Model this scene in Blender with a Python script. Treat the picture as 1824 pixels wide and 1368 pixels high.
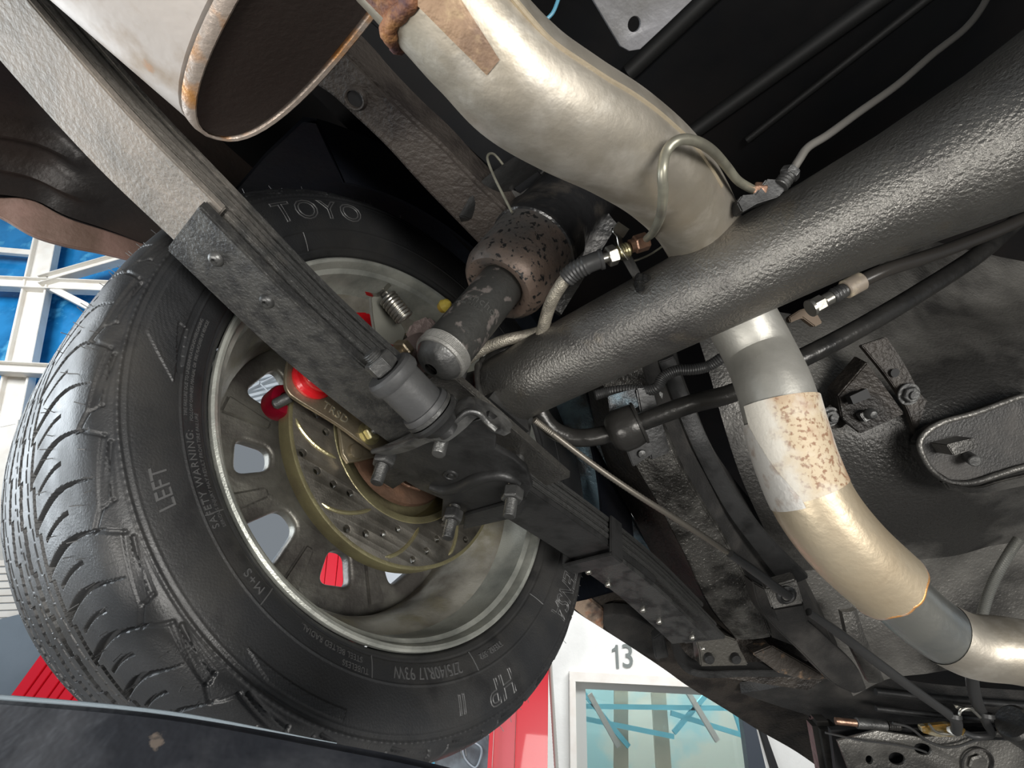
import bpy, bmesh, math, random
import numpy as np
from mathutils import Vector, Matrix
random.seed(4)
S = bpy.context.scene
for o in list(bpy.data.objects): bpy.data.objects.remove(o)

# ---------------------------------------------------------------- camera
FPX = 950.0                                   # focal length in pixels of the 1824 wide frame
ELEV, ROLL = math.radians(31), math.radians(3.0)
CAM = Vector((0, 0, 1.42))
_w = Vector((0, math.cos(ELEV), math.sin(ELEV)))
_r0 = Vector((1, 0, 0)); _v0 = Vector((0, -math.sin(ELEV), math.cos(ELEV)))
CR = _r0*math.cos(ROLL) + _v0*math.sin(ROLL)
CV = _v0*math.cos(ROLL) - _r0*math.sin(ROLL)
cd = bpy.data.cameras.new('camera'); cam = bpy.data.objects.new('camera', cd); S.collection.objects.link(cam)
cd.lens = 36*FPX/1824; cd.sensor_width = 36; cd.clip_start = .01; cd.clip_end = 500
mw = Matrix((CR, CV, -_w)).transposed().to_4x4(); mw.translation = CAM
cam.matrix_world = mw; S.camera = cam

# ---------------------------------------------------------------- light
world = bpy.data.worlds.new('workshop_daylight'); S.world = world; world.use_nodes = True
nt = world.node_tree; bg = nt.nodes['Background']
bg.inputs[0].default_value = (.82, .91, 1.0, 1); bg.inputs[1].default_value = .17
def lamp(name, kind, loc, target, energy, size=1, sizey=None, col=(1, 1, 1)):
    l = bpy.data.lights.new(name, kind); o = bpy.data.objects.new(name, l); S.collection.objects.link(o)
    l.energy = energy; l.color = col
    if kind == 'AREA':
        l.shape = 'RECTANGLE'; l.size = size; l.size_y = sizey or size
    o.location = loc; d = Vector(target)-Vector(loc)
    o.rotation_euler = d.to_track_quat('-Z', 'Y').to_euler()
    return o
# area lights out of view; the fills are added, without fixtures
lamp('bay_light', 'AREA', (1.1, -1.6, .75), (.15, .6, 1.85), 44, 1.5, .7, (1.0, .975, .93))  # area light behind the camera, set for the bright band along the axle
lamp('floor_bounce_fill', 'AREA', (-.9, -.5, .35), (-.1, .6, 1.7), 13, .9, .35, (1.0, .97, .92))  # unseen lamp standing in for light thrown up from the floor
lamp('wall_fill', 'AREA', (2.2, 3.2, 4.6), (1.6, 6.5, 1.5), 165, 3.5, 1.0, (1, 1, 1))  # added lamp, only there to brighten the pale wall
lamp('window_room_fill', 'AREA', (2.2, 7.7, 4.4), (2.2, 8.6, 1.5), 120, 3.0, .4, (1, 1, .97))  # added so the room behind the glass looks bright; no fixture built
lamp('lattice_fill', 'AREA', (-6.5, 1.6, 5.5), (-5.0, 5.5, 3.0), 170, 3, 2, (.95, .98, 1.0))  # added fill that lights the white lattice and blue glass
lamp('left_side_daylight', 'AREA', (-3.2, .8, 1.9), (0, .5, 1.7), 60, 2.0, 2.0, (.86, .94, 1.0))
S.view_settings.view_transform = 'Standard'; S.view_settings.look = 'None'
S.view_settings.exposure = 0.5; S.view_settings.gamma = 1; S.view_settings.use_curve_mapping = False

# ---------------------------------------------------------------- frames
# the car hangs on a lift: a = towards the car's middle, f = forwards, u = up, origin at the wheel's inner face
def c3(v): return np.array(v, float)
_W0 = c3(((745.9-912)/FPX*.632, (772.5-684)/FPX*.632, .632))
_L = c3((-384-912, 1341-684, FPX)); _L /= np.linalg.norm(_L)
_F = c3((1260, 1113, 950)); _F -= _L*(_F@_L); _F /= np.linalg.norm(_F)
_A = -_L; _U = -np.cross(_L, _F)
if _U[1] > 0: _U = -_U
def toW(p): return CAM + CR*p[0] - CV*p[1] + _w*p[2]
def dirW(p): return CR*p[0] - CV*p[1] + _w*p[2]
dA, dF, dU = dirW(_A), dirW(_F), dirW(_U)
ORG = toW(_W0)
def V(a, f, u): return ORG + dA*a + dF*f + dU*u
def O(x, y, **k):                              # the point of a car plane (or at a distance z) seen at a spot of the photo
    d = c3(((x-912)/FPX, (y-684)/FPX, 1.))
    (n, v), = k.items()
    if n == 'z': t = v
    elif n == 'Y':                             # upright plane of the shop
        dw = dirW(d); return CAM + dw*((v-CAM.y)/dw.y)
    elif n == 'H':
        dw = dirW(d); return CAM + dw*((v-CAM.z)/dw.z)
    else:
        ax = {'a': _A, 'f': _F, 'u': _U}[n]; t = (v+_W0@ax)/(d@ax)
    return toW(d*t)
def car(p): q = p-ORG; return (q.dot(dA), q.dot(dF), q.dot(dU))
def on(x, y, **k): return car(O(x, y, **k))

# ---------------------------------------------------------------- materials
MATS = {}
def M(name, col, rough=.5, metal=0., bump=None, vary=None, rvary=None, spec=.5, coat=0., wave=None):
    if name in MATS: return MATS[name]
    m = bpy.data.materials.new(name); m.use_nodes = True; MATS[name] = m
    n = m.node_tree.nodes; l = m.node_tree.links; b = n['Principled BSDF']
    b.inputs['Base Color'].default_value = (*col, 1); b.inputs['Roughness'].default_value = rough
    b.inputs['Metallic'].default_value = metal; b.inputs['Specular IOR Level'].default_value = spec
    b.inputs['Coat Weight'].default_value = coat
    tc = n.new('ShaderNodeTexCoord')
    def noise(scale, det=4, rough=.55):
        t = n.new('ShaderNodeTexNoise'); t.inputs['Scale'].default_value = scale; t.inputs['Detail'].default_value = det
        t.inputs['Roughness'].default_value = rough
        l.new(tc.outputs['Object'], t.inputs['Vector']); return t
    if vary:                                   # list of (colour, noise scale, lo, hi)
        last = None
        for (c2, sc, lo, hi) in (vary if isinstance(vary, list) else [vary]):
            t = noise(sc, 6); r = n.new('ShaderNodeMapRange')
            r.inputs['From Min'].default_value = lo; r.inputs['From Max'].default_value = hi
            l.new(t.outputs['Fac'], r.inputs['Value'])
            mx = n.new('ShaderNodeMix'); mx.data_type = 'RGBA'
            l.new(r.outputs['Result'], mx.inputs['Factor'])
            if last: l.new(last, mx.inputs['A'])
            else: mx.inputs['A'].default_value = (*col, 1)
            mx.inputs['B'].default_value = (*c2, 1); last = mx.outputs['Result']
        l.new(last, b.inputs['Base Color'])
    if rvary:
        t = noise(rvary[0], 5); r = n.new('ShaderNodeMapRange'); r.inputs['From Min'].default_value = .35; r.inputs['From Max'].default_value = .65
        r.inputs['To Min'].default_value = rvary[1]; r.inputs['To Max'].default_value = rvary[2]
        l.new(t.outputs['Fac'], r.inputs['Value']); l.new(r.outputs['Result'], b.inputs['Roughness'])
    if bump:                                   # list of (scale, distance in m)
        prev = None
        for (sc, dist) in (bump if isinstance(bump, list) else [bump]):
            t = noise(sc*.75, 3); bp = n.new('ShaderNodeBump'); bp.inputs['Strength'].default_value = 1; bp.inputs['Distance'].default_value = dist*1.6
            l.new(t.outputs['Fac'], bp.inputs['Height'])
            if prev: l.new(prev, bp.inputs['Normal'])
            prev = bp.outputs['Normal']
        l.new(prev, b.inputs['Normal'])
    return m
axle_paint = M('satin_black_axle_paint', (.20, .194, .18), .33, .85, [(560, .0006)], [((.12, .115, .11), 14, .48, .68), ((.20, .18, .15), 30, .6, .75)], (9, .30, .44))
frame_black = M('black_chassis_paint', (.035, .034, .033), .5, .3, (500, .0004), ((.075, .07, .065), 18, .45, .7), (20, .35, .6))
cast_black = M('satin_black_steel', (.055, .055, .055), .42, .5, (260, .0003), ((.02, .02, .02), 25, .5, .7), (25, .32, .55))
gloss_black = M('gloss_black_steel', (.05, .048, .045), .3, .45, (90, .0008), ((.02, .02, .02), 20, .5, .7))
undercoat = M('textured_black_undercoat', (.13, .125, .115), .28, .45, [(260, .0022), (60, .001)], ((.035, .033, .03), 30, .4, .6))
undercoat_d = M('matte_dark_undercoat', (.045, .038, .032), .48, .2, [(220, .0015)], ((.02, .017, .015), 20, .45, .6))
blue_under = M('blue_paint_under_black_overspray', (.09, .095, .10), .36, .25, [(260, .0018)], ((.20, .30, .36), 22, .42, .58))
brown_rail = M('brown_black_dusty_frame', (.062, .052, .045), .55, .15, [(240, .0012), (40, .001)], ((.025, .02, .018), 14, .45, .62))
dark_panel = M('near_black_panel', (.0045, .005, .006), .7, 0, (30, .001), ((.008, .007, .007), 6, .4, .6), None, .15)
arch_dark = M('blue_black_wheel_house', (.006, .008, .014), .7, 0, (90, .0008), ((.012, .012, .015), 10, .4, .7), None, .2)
quarter_dark = M('brown_black_inner_quarter', (.035, .026, .022), .42, .15, (120, .0006), ((.02, .017, .016), 9, .4, .6))
quarter_lip = M('dusty_pink_brown_lip', (.26, .16, .13), .55, .1, (150, .0004), ((.16, .10, .075), 14, .42, .6))
floor_metal = M('satin_dark_grey_floor_pan', (.27, .26, .24), .38, .6, [(300, .0009)], ((.06, .058, .055), 4.0, .42, .58), (12, .32, .5))
spring_bare = M('sandy_grey_spring_steel', (.31, .275, .24), .52, .35, [(330, .0007)], ((.22, .205, .185), 24, .4, .65))
spring_black = M('black_coated_spring_steel', (.075, .075, .073), .42, .4, [(420, .0007)], ((.03, .03, .03), 40, .45, .6))
plate_black = M('speckled_black_plate', (.085, .084, .08), .42, .35, [(450, .0006)], ((.045, .045, .045), 60, .45, .6))
alum = M('aluminised_exhaust_steel', (.47, .43, .365), .48, .75, (160, .00025), [((.42, .37, .29), 9, .4, .62), ((.66, .62, .55), 30, .5, .7)], (22, .42, .56))
alum_clean = M('clean_aluminised_steel', (.58, .565, .52), .44, .6, (200, .0002), ((.45, .44, .40), 12, .4, .65), (22, .40, .52))
alum_tan = M('tan_stained_exhaust_steel', (.60, .51, .37), .40, .55, (180, .0003), [((.48, .39, .27), 11, .4, .62)], (22, .33, .5))
alum_blue = M('blue_grey_exhaust_steel', (.36, .385, .39), .3, .85, (200, .0002), ((.5, .5, .46), 14, .42, .6))
label_tan = M('worn_paper_label', (.60, .49, .34), .6, .05, (300, .0003), [((.30, .17, .10), 240, .52, .62), ((.36, .20, .12), 14, .5, .60), ((.74, .70, .62), 8, .52, .6)])
label_white = M('scraped_silver_label', (.66, .64, .60), .5, .3, (300, .0003), [((.45, .36, .3), 60, .55, .7)])
muffler_m = M('pale_muffler_steel', (.56, .51, .47), .5, .35, (60, .0004), [((.40, .32, .25), 30, .48, .68), ((.45, .27, .16), 45, .66, .75)])
muffler_end = M('dark_brown_muffler_end', (.040, .030, .026), .5, .3, (300, .0003))
rust = M('orange_rust_weld', (.33, .15, .07), .7, .3, [(160, .002)], [((.12, .06, .06), 50, .45, .6), ((.6, .32, .12), 35, .55, .68)])
rust_edge = M('rust_tinted_seam', (.50, .42, .36), .42, .5, (200, .0006), [((.62, .30, .10), 22, .5, .6)])
patina = M('brown_heat_patina', (.33, .22, .14), .55, .3, (180, .0008), [((.20, .13, .09), 40, .45, .6), ((.45, .33, .2), 60, .55, .65)])
rubber = M('tyre_rubber', (.028, .029, .031), .50, 0, (700, .0002), [((.052, .050, .047), 9, .45, .68), ((.02, .02, .021), 22, .55, .7)], (16, .36, .58), .6)
letter_m = M('tyre_lettering_rubber', (.12, .12, .12), .42, 0, None, None, None, .6)
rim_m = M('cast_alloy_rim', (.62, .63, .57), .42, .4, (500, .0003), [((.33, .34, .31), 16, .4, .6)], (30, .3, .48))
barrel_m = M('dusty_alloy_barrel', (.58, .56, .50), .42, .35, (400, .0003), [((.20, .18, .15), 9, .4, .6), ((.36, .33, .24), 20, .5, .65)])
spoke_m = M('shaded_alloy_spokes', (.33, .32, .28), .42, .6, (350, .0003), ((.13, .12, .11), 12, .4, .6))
zinc = M('yellow_zinc_plating', (.55, .50, .28), .33, .8, (500, .00025), ((.38, .33, .2), 25, .4, .65))
zinc_plate = M('olive_zinc_plate', (.36, .31, .22), .36, .75, (500, .0002), ((.25, .2, .14), 16, .4, .65))
rotor_m = M('machined_rotor_iron', (.40, .37, .32), .34, .85, (700, .00015), ((.13, .12, .1), 20, .4, .65))
hub_m = M('rusty_hub_iron', (.24, .13, .08), .6, .3, (200, .0006), [((.12, .07, .045), 18, .4, .6)])
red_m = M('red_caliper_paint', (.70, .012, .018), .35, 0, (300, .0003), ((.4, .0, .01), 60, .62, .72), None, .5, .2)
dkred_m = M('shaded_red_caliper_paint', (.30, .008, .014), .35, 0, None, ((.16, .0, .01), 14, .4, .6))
steel = M('bright_steel', (.55, .54, .50), .28, .9, (300, .0001), ((.4, .38, .33), 40, .4, .7))
dsteel = M('dull_dark_steel', (.17, .17, .165), .42, .7, (300, .0004), ((.08, .08, .08), 40, .4, .65))
copperish = M('copper_coloured_fitting', (.45, .27, .19), .38, .8, (200, .0005), ((.28, .17, .12), 60, .4, .6))
line_m = M('olive_brake_line', (.34, .33, .26), .38, .5, None, ((.22, .21, .17), 40, .4, .6))
braid_m = M('clear_braided_hose', (.48, .44, .36), .38, .6, (900, .0006), ((.33, .3, .25), 120, .4, .6))
boot_m = M('black_rubber_boot', (.04, .04, .04), .42, 0)
rubber_matt = M('grey_black_bushing_rubber', (.045, .046, .048), .5, 0, (200, .0002), ((.07, .07, .07), 14, .45, .65))
shock_black = M('oily_black_shock_body', (.02, .02, .021), .22, .2, [(120, .0008)], ((.05, .045, .04), 30, .5, .65))
shock_tan = M('worn_tan_shock_collar', (.17, .125, .10), .45, .35, [(150, .0005)], [((.10, .095, .09), 13, .42, .6), ((.02, .02, .02), 170, .57, .62)])
shock_grey = M('chipped_dark_shock_tube', (.05, .05, .047), .42, .3, [(200, .0004)], [((.17, .15, .14), 70, .56, .62)])
yellow_m = M('yellow_rubber', (.75, .58, .10), .4)
beam_m = M('worn_blue_black_lift_arm', (.13, .135, .15), .5, .2, [(70, .001)], [((.028, .032, .042), 9, .4, .6), ((.22, .18, .15), 40, .68, .72)])
wall_m = M('pale_painted_block_wall', (.80, .80, .77), .8, 0, (40, .001), ((.74, .74, .71), 3, .4, .6))
white_m = M('white_painted_steel', (.86, .83, .77), .5, 0, None, ((.80, .75, .68), 5, .45, .65))
red_post = M('red_lift_post_paint', (.86, .012, .035), .32, 0, None, None, None, .5, .3)
blue_gl = M('blue_tinted_glass', (.025, .27, .62), .12, .1, None, [((.01, .17, .42), 1.6, .42, .6), ((.10, .45, .75), 3.5, .55, .66)], None, .8)
num_m = M('grey_number_paint', (.17, .19, .18), .6)
panel_grey = M('grey_blue_sheet', (.20, .245, .29), .5, 0, None, ((.17, .21, .25), 2, .4, .6))
pale_grey = M('pale_grey_sheet', (.55, .60, .64), .5)
floor_m = M('grey_shop_concrete', (.12, .118, .113), .6, 0, None, ((.09, .087, .085), 1.5, .4, .6))
black_m = M('matt_black', (.012, .012, .013), .6)
black_frame = M('dark_window_frame', (.05, .06, .075), .45)
cyan_m = M('cyan_truss_paint', (.25, .66, .83), .5)
mural_m = M('painted_mural', (.12, .45, .62), .5, 0, None, [((.75, .45, .62), 3.2, .5, .54), ((.05, .18, .35), 5, .56, .6)])
glassm = bpy.data.materials.new('window_glass'); glassm.use_nodes = True
_n = glassm.node_tree.nodes; _b = _n['Principled BSDF']; _tr = _n.new('ShaderNodeBsdfTransparent'); _mx = _n.new('ShaderNodeMixShader')
_tr.inputs[0].default_value = (.93, .98, .98, 1); _b.inputs['Base Color'].default_value = (.75, .85, .86, 1); _b.inputs['Roughness'].default_value = .04
_mx.inputs[0].default_value = .10
_b.inputs['Metallic'].default_value = 1
glassm.node_tree.links.new(_tr.outputs[0], _mx.inputs[1]); glassm.node_tree.links.new(_b.outputs[0], _mx.inputs[2])
glassm.node_tree.links.new(_mx.outputs[0], _n['Material Output'].inputs[0])

# ---------------------------------------------------------------- mesh helpers
class MB:
    def __init__(s): s.v = []; s.f = []
    def add(s, vs, fs):
        k = len(s.v); s.v += [Vector(p) for p in vs]; s.f += [tuple(i+k for i in f) for f in fs]; return s
def frame_of(ax, x=None):
    ax = Vector(ax).normalized()
    if x is None:
        x = Vector((0, 0, 1)) if abs(ax.z) < .9 else Vector((1, 0, 0))
    x = (x - ax*x.dot(ax)).normalized(); return ax, x, ax.cross(x)
def lathe(mb, o, ax, prof, seg=40, x=None, closed=False, t0=0, t1=2*math.pi):
    ax, x, y = frame_of(ax, x); full = abs(t1-t0-2*math.pi) < 1e-6
    n = seg if full else seg+1; vs = []; m = len(prof)
    for i in range(n):
        t = t0+(t1-t0)*i/seg; d = x*math.cos(t)+y*math.sin(t)
        vs += [o+ax*s+d*max(r, 1e-5) for s, r in prof]
    fs = []
    for i in range(seg):
        j = (i+1) % n
        for k in range(m if closed else m-1):
            k2 = (k+1) % m
            fs.append((i*m+k, j*m+k, j*m+k2, i*m+k2))
    return mb.add(vs, fs)
def cyl(mb, p, q, r, seg=24, r2=None, ch=0.0):
    p, q = Vector(p), Vector(q); L = (q-p).length; r2 = r if r2 is None else r2
    ch = min(ch, L*.4)
    return lathe(mb, p, q-p, [(0, 0), (0, r-ch), (ch, r), (L-ch, r2), (L, r2-ch), (L, 0)], seg)
def smooth(pts, n=8):
    P = [Vector(p) for p in pts]; out = []
    Q = [P[0]*2-P[1]]+P+[P[-1]*2-P[-2]]
    for i in range(1, len(Q)-2):
        a, b, c, d = Q[i-1:i+3]
        for k in range(n):
            t = k/n
            out.append(((b*2)+(c-a)*t+(a*2-b*5+c*4-d)*t*t+(b*3-a-c*3+d)*t**3)*.5)
    return out+[P[-1]]
def lerps(vals, n):                            # resample a list to the smooth() point count
    out = []
    for i in range(len(vals)-1):
        for k in range(n): t = k/n; t = t*t*(3-2*t); out.append(vals[i]*(1-t)+vals[i+1]*t)
    return out+[vals[-1]]
def tube(mb, pts, r, seg=20, n=8, cap=True, rib=0, ribn=2):
    R = r if isinstance(r, (list, tuple)) else None
    P = smooth(pts, n) if n > 1 else [Vector(p) for p in pts]
    RR = (lerps(list(R), n) if n > 1 else list(R)) if R else [r]*len(P)
    t = (P[1]-P[0]).normalized(); _, x, _y = frame_of(t); vs = []
    for i, p in enumerate(P):
        t = (P[min(i+1, len(P)-1)]-P[max(i-1, 0)]).normalized(); x = (x-t*x.dot(t)).normalized(); y = t.cross(x)
        rr = RR[i]*(1+(rib if (i//1) % ribn == 0 else 0))
        vs += [p+(x*math.cos(2*math.pi*k/seg)+y*math.sin(2*math.pi*k/seg))*rr for k in range(seg)]
    fs = [(i*seg+k, i*seg+(k+1) % seg, (i+1)*seg+(k+1) % seg, (i+1)*seg+k) for i in range(len(P)-1) for k in range(seg)]
    if cap: fs += [tuple(range(seg))[::-1], tuple((len(P)-1)*seg+k for k in range(seg))]
    return mb.add(vs, fs)
def prism(mb, poly, off):
    n = len(poly); P = [Vector(p) for p in poly]; off = Vector(off)
    fs = [tuple(range(n))[::-1], tuple(range(n, 2*n))]+[(i, (i+1) % n, n+(i+1) % n, n+i) for i in range(n)]
    return mb.add(P+[p+off for p in P], fs)
def box(mb, c, x, y, z):                       # centre and three half vectors
    c = Vector(c); vs = [c+x*i+y*j+z*k for i in (-1, 1) for j in (-1, 1) for k in (-1, 1)]
    return mb.add(vs, [(0, 1, 3, 2), (4, 6, 7, 5), (0, 4, 5, 1), (2, 3, 7, 6), (0, 2, 6, 4), (1, 5, 7, 3)])
def slab(mb, Lp, Rp, off, n=6, crown=0, m=1):  # curved strip between two edge lines, given thickness
    Lp = smooth(Lp, n) if n > 1 else [Vector(p) for p in Lp]; Rp = smooth(Rp, n) if n > 1 else [Vector(p) for p in Rp]
    off = Vector(off); k = len(Lp); vs = []; w = m+1
    for a, b in zip(Lp, Rp):
        for j in range(w):
            t = j/m; vs.append(a.lerp(b, t)-off.normalized()*crown*math.sin(math.pi*t))
    vs += [v+off for v in vs]; N = k*w; fs = []
    for i in range(k-1):
        for j in range(m):
            q = (i*w+j, i*w+j+1, (i+1)*w+j+1, (i+1)*w+j); fs += [q, tuple(x+N for x in q[::-1])]
        fs += [(i*w, (i+1)*w, (i+1)*w+N, i*w+N), (i*w+m, i*w+m+N, (i+1)*w+m+N, (i+1)*w+m)]
    for j in range(m):
        fs += [(j, j+N, j+1+N, j+1), ((k-1)*w+j, (k-1)*w+j+1, (k-1)*w+j+1+N, (k-1)*w+j+N)]
    return mb.add(vs, fs)
def hexnut(mb, p, ax, r, h, hole=0.0):
    ax, x, y = frame_of(ax, dU if abs(Vector(ax).normalized().dot(dU)) < .9 else dF); ch = r*.12
    prof = [(0, .9), (ch, 1), (h-ch, 1), (h, .86)]; vs = []; p = Vector(p)
    for s, k in prof: vs += [p+ax*s+(x*math.cos(i*math.pi/3)+y*math.sin(i*math.pi/3))*r*k for i in range(6)]
    fs = [(j*6+i, j*6+(i+1) % 6, j*6+6+(i+1) % 6, j*6+6+i) for j in range(3) for i in range(6)]
    fs += [tuple(range(6))[::-1], tuple(range(18, 24))]
    return mb.add(vs, fs)
def thread(mb, p, ax, r, h, pitch=.0016, seg=20):
    n = max(3, int(h/pitch)); prof = [(0, 0), (0, r*.9)]
    for i in range(n): prof += [(h*(i+.25)/n, r), (h*(i+.75)/n, r*.88)]
    prof += [(h*.995, r*.85), (h, r*.7), (h, 0)]
    return lathe(mb, Vector(p), ax, prof, seg)
def obj(name, mb, mat, parent=None, loc=None, bevel=0, seg=2, ang=35, shade=True, kind=None, label=None):
    if parent is not None: loc = Vector(parent['_o'])
    elif loc is None:
        loc = sum((v for v in mb.v), Vector())/max(1, len(mb.v))
    me = bpy.data.meshes.new(name)
    me.from_pydata([v-loc for v in mb.v], [], mb.f); me.validate()
    bm = bmesh.new(); bm.from_mesh(me); bmesh.ops.remove_doubles(bm, verts=bm.verts, dist=1e-6)
    bmesh.ops.recalc_face_normals(bm, faces=bm.faces)
    if bevel:
        es = [e for e in bm.edges if len(e.link_faces) == 2 and e.calc_face_angle(0) > .5]
        bmesh.ops.bevel(bm, geom=es, offset=bevel, segments=seg, affect='EDGES', clamp_overlap=True)
    bm.to_mesh(me); bm.free()
    if shade:
        me.shade_smooth(); me.set_sharp_from_angle(angle=math.radians(ang))
    me.materials.append(mat)
    o = bpy.data.objects.new(name, me); S.collection.objects.link(o); o['_o'] = list(loc)
    if parent is not None: o.parent = parent
    else: o.location = loc
    if kind: o['kind'] = kind
    if label: o['label'] = label
    return o
def tag(o, label, cat, group=None):
    o['label'] = label; o['category'] = cat
    if group: o['group'] = group
    return o
def thing(name, label, cat, loc, group=None):
    o = bpy.data.objects.new(name, None); S.collection.objects.link(o); o.location = loc; o['_o'] = list(loc)
    o.empty_display_size = .02
    return tag(o, label, cat, group)
def mesh_of_curve(cu, fn=None):
    o = bpy.data.objects.new('tmp', cu); S.collection.objects.link(o)
    me = bpy.data.meshes.new_from_object(o); bpy.data.objects.remove(o)
    vs = [v.co.copy() for v in me.vertices]; fs = [tuple(p.vertices) for p in me.polygons]
    bpy.data.meshes.remove(me)
    if fn: vs = [fn(v) for v in vs]
    return vs, fs
def plate(mb, loops, o, ex, ey, thick, bevel=.0006, res=1):   # flat plate with holes; loops are 2-D outlines
    cu = bpy.data.curves.new('c', 'CURVE'); cu.dimensions = '2D'; cu.fill_mode = 'BOTH'
    cu.extrude = max(thick/2-bevel, 1e-5); cu.bevel_depth = bevel; cu.bevel_resolution = res; cu.offset = -bevel
    for L in loops:
        sp = cu.splines.new('POLY'); sp.points.add(len(L)-1); sp.use_cyclic_u = True
        for i, p in enumerate(L): sp.points[i].co = (p[0], p[1], 0, 1)
    ez = ex.cross(ey)
    vs, fs = mesh_of_curve(cu, lambda v: o+ex*v.x+ey*v.y+ez*v.z)
    return mb.add(vs, fs)
def text(mb, s, fn, size, extrude=.0006, bevel=0, off=0.0, shear=0.0, sx=1.0, space=1.0):
    cu = bpy.data.curves.new('t', 'FONT'); cu.body = s; cu.size = size; cu.extrude = extrude; cu.align_x = 'CENTER'; cu.align_y = 'CENTER'
    cu.resolution_u = 3; cu.offset = off; cu.shear = shear; cu.space_character = space
    if bevel: cu.bevel_depth = bevel; cu.bevel_resolution = 0
    vs, fs = mesh_of_curve(cu, lambda v: fn(v.x*sx, v.y, v.z)); return mb.add(vs, fs)
def circ2(x, y, r, n=16): return [(x+r*math.cos(2*math.pi*i/n), y+r*math.sin(2*math.pi*i/n)) for i in range(n)]
def pol(r, t): t = math.radians(t); return dF*math.sin(t)*r+dU*math.cos(t)*r   # wheel polar direction, clockwise from up
def WP(a, r, t): return ORG+dA*a+pol(r, t)
def theta(x, y, a=.015):
    c = on(x, y, a=a); return math.degrees(math.atan2(c[1], c[2])) % 360, math.hypot(c[1], c[2])

# ================================================================ THE SHOP (setting)
mb = MB(); box(mb, (0, 0, -.05), Vector((30, 0, 0)), Vector((0, 30, 0)), Vector((0, 0, .05)))
o = obj('floor', mb, floor_m); o['kind'] = 'structure'
YW = 6.5
def YP(x, y, Y=YW): return O(x, y, Y=Y)
# wall with a window opening: four pieces round the opening
wx0, wx1 = YP(1013, 1196).x, YP(1338, 1260).x
wz1 = YP(1013, 1196).z
mb = MB()
gx0, gx1 = YP(965, 1200).x-2.6, YP(1824, 1300).x+5
for x0, x1, z0, z1 in ((gx0, gx1, wz1, 9), (gx0, wx0, 0, wz1), (wx1+.02, gx1, 0, wz1)):
    box(mb, ((x0+x1)/2, YW+.1, (z0+z1)/2), Vector(((x1-x0)/2, 0, 0)), Vector((0, .1, 0)), Vector((0, 0, (z1-z0)/2)))
o = obj('wall_front', mb, wall_m); o['kind'] = 'structure'
mb = MB()                                      # mortar lines are fine raised strips of the same wall
fw = .09
for x0, x1, z0, z1 in ((wx0, wx1, wz1-fw, wz1), (wx0, wx0+fw*.7, .3, wz1-fw)):
    box(mb, ((x0+x1)/2, YW-.02, (z0+z1)/2), Vector(((x1-x0)/2, 0, 0)), Vector((0, .06, 0)), Vector((0, 0, (z1-z0)/2)))
win = obj('window_1', mb, white_m, bevel=.004); win['kind'] = 'structure'
mb = MB(); x0 = wx0+fw*.7
box(mb, (x0+.05, YW+.05, (wz1-fw)/2), Vector((.07, 0, 0)), Vector((0, .02, 0)), Vector((0, 0, (wz1-fw)/2)))
box(mb, ((x0+wx1)/2, YW+.05, wz1-fw-.03), Vector(((wx1-x0)/2+.01, 0, 0)), Vector((0, .024, 0)), Vector((0, 0, .034)))
obj('window_frame', mb, M('grey_aluminium_frame', (.50, .52, .50), .4, .3), win)
mb = MB(); box(mb, ((x0+wx1)/2, YW+.07, wz1/2), Vector(((wx1-x0)/2, 0, 0)), Vector((0, .004, 0)), Vector((0, 0, wz1/2)))
obj('window_pane', mb, glassm, win)
# room behind the glass
mb = MB(); box(mb, ((wx0+wx1)/2, YW+2.2, 2.5), Vector((3.2, 0, 0)), Vector((0, .02, 0)), Vector((0, 0, 3)))
o = obj('wall_back', mb, M('cream_wall_behind_glass', (.72, .74, .68), .8, 0, None, ((.45, .68, .72), .8, .46, .56))); o['kind'] = 'structure'
BY = YW+1.1
def bar(mb, p, q, w, d=None, Yd=Vector((0, 1, 0))):
    p, q = Vector(p), Vector(q); t = (q-p).normalized(); d = d or w
    y = (Yd-t*Yd.dot(t)).normalized(); x = t.cross(y)
    return box(mb, (p+q)/2, t*((q-p).length/2), y*d/2, x*w/2)
for nm, lab, segs, w, mt in (
    ('steel_truss', 'light blue steel truss seen through the window under the number', [((1035, 1258), (1330, 1262)), ((1040, 1280), (1200, 1312)), ((1195, 1270), (1330, 1312)), ((1200, 1305), (1260, 1235)), ((1300, 1240), (1330, 1330)), ((1040, 1235), (1120, 1330))], .055, cyan_m),
    ('timber_post', 'tan post behind the window glass, left of two', [((1106, 1226), (1106, 1400))], .17, M('tan_post', (.66, .56, .46), .6)),
    ('timber_post', 'tan post with a red band behind the window glass, right of two', [((1172, 1226), (1184, 1400))], .18, M('tan_post', (.66, .56, .46), .6)),
    ('ceiling_brace', 'pinkish diagonal brace behind the window, left one', [((1050, 1236), (1102, 1330))], .06, M('pink_brace', (.72, .62, .60), .6)),
    ('ceiling_brace', 'pinkish diagonal brace behind the window, right one', [((1215, 1216), (1278, 1320))], .06, M('pink_brace', (.72, .62, .60), .6))):
    mb = MB()
    yb_ = BY+(.12 if nm == 'timber_post' else (-.12 if nm == 'ceiling_brace' else 0))
    for (p, q) in segs: bar(mb, YP(*p, yb_), YP(*q, yb_), w, .05)
    tag(obj(nm, mb, mt), lab, 'beam' if 'post' not in nm else 'post')
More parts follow.
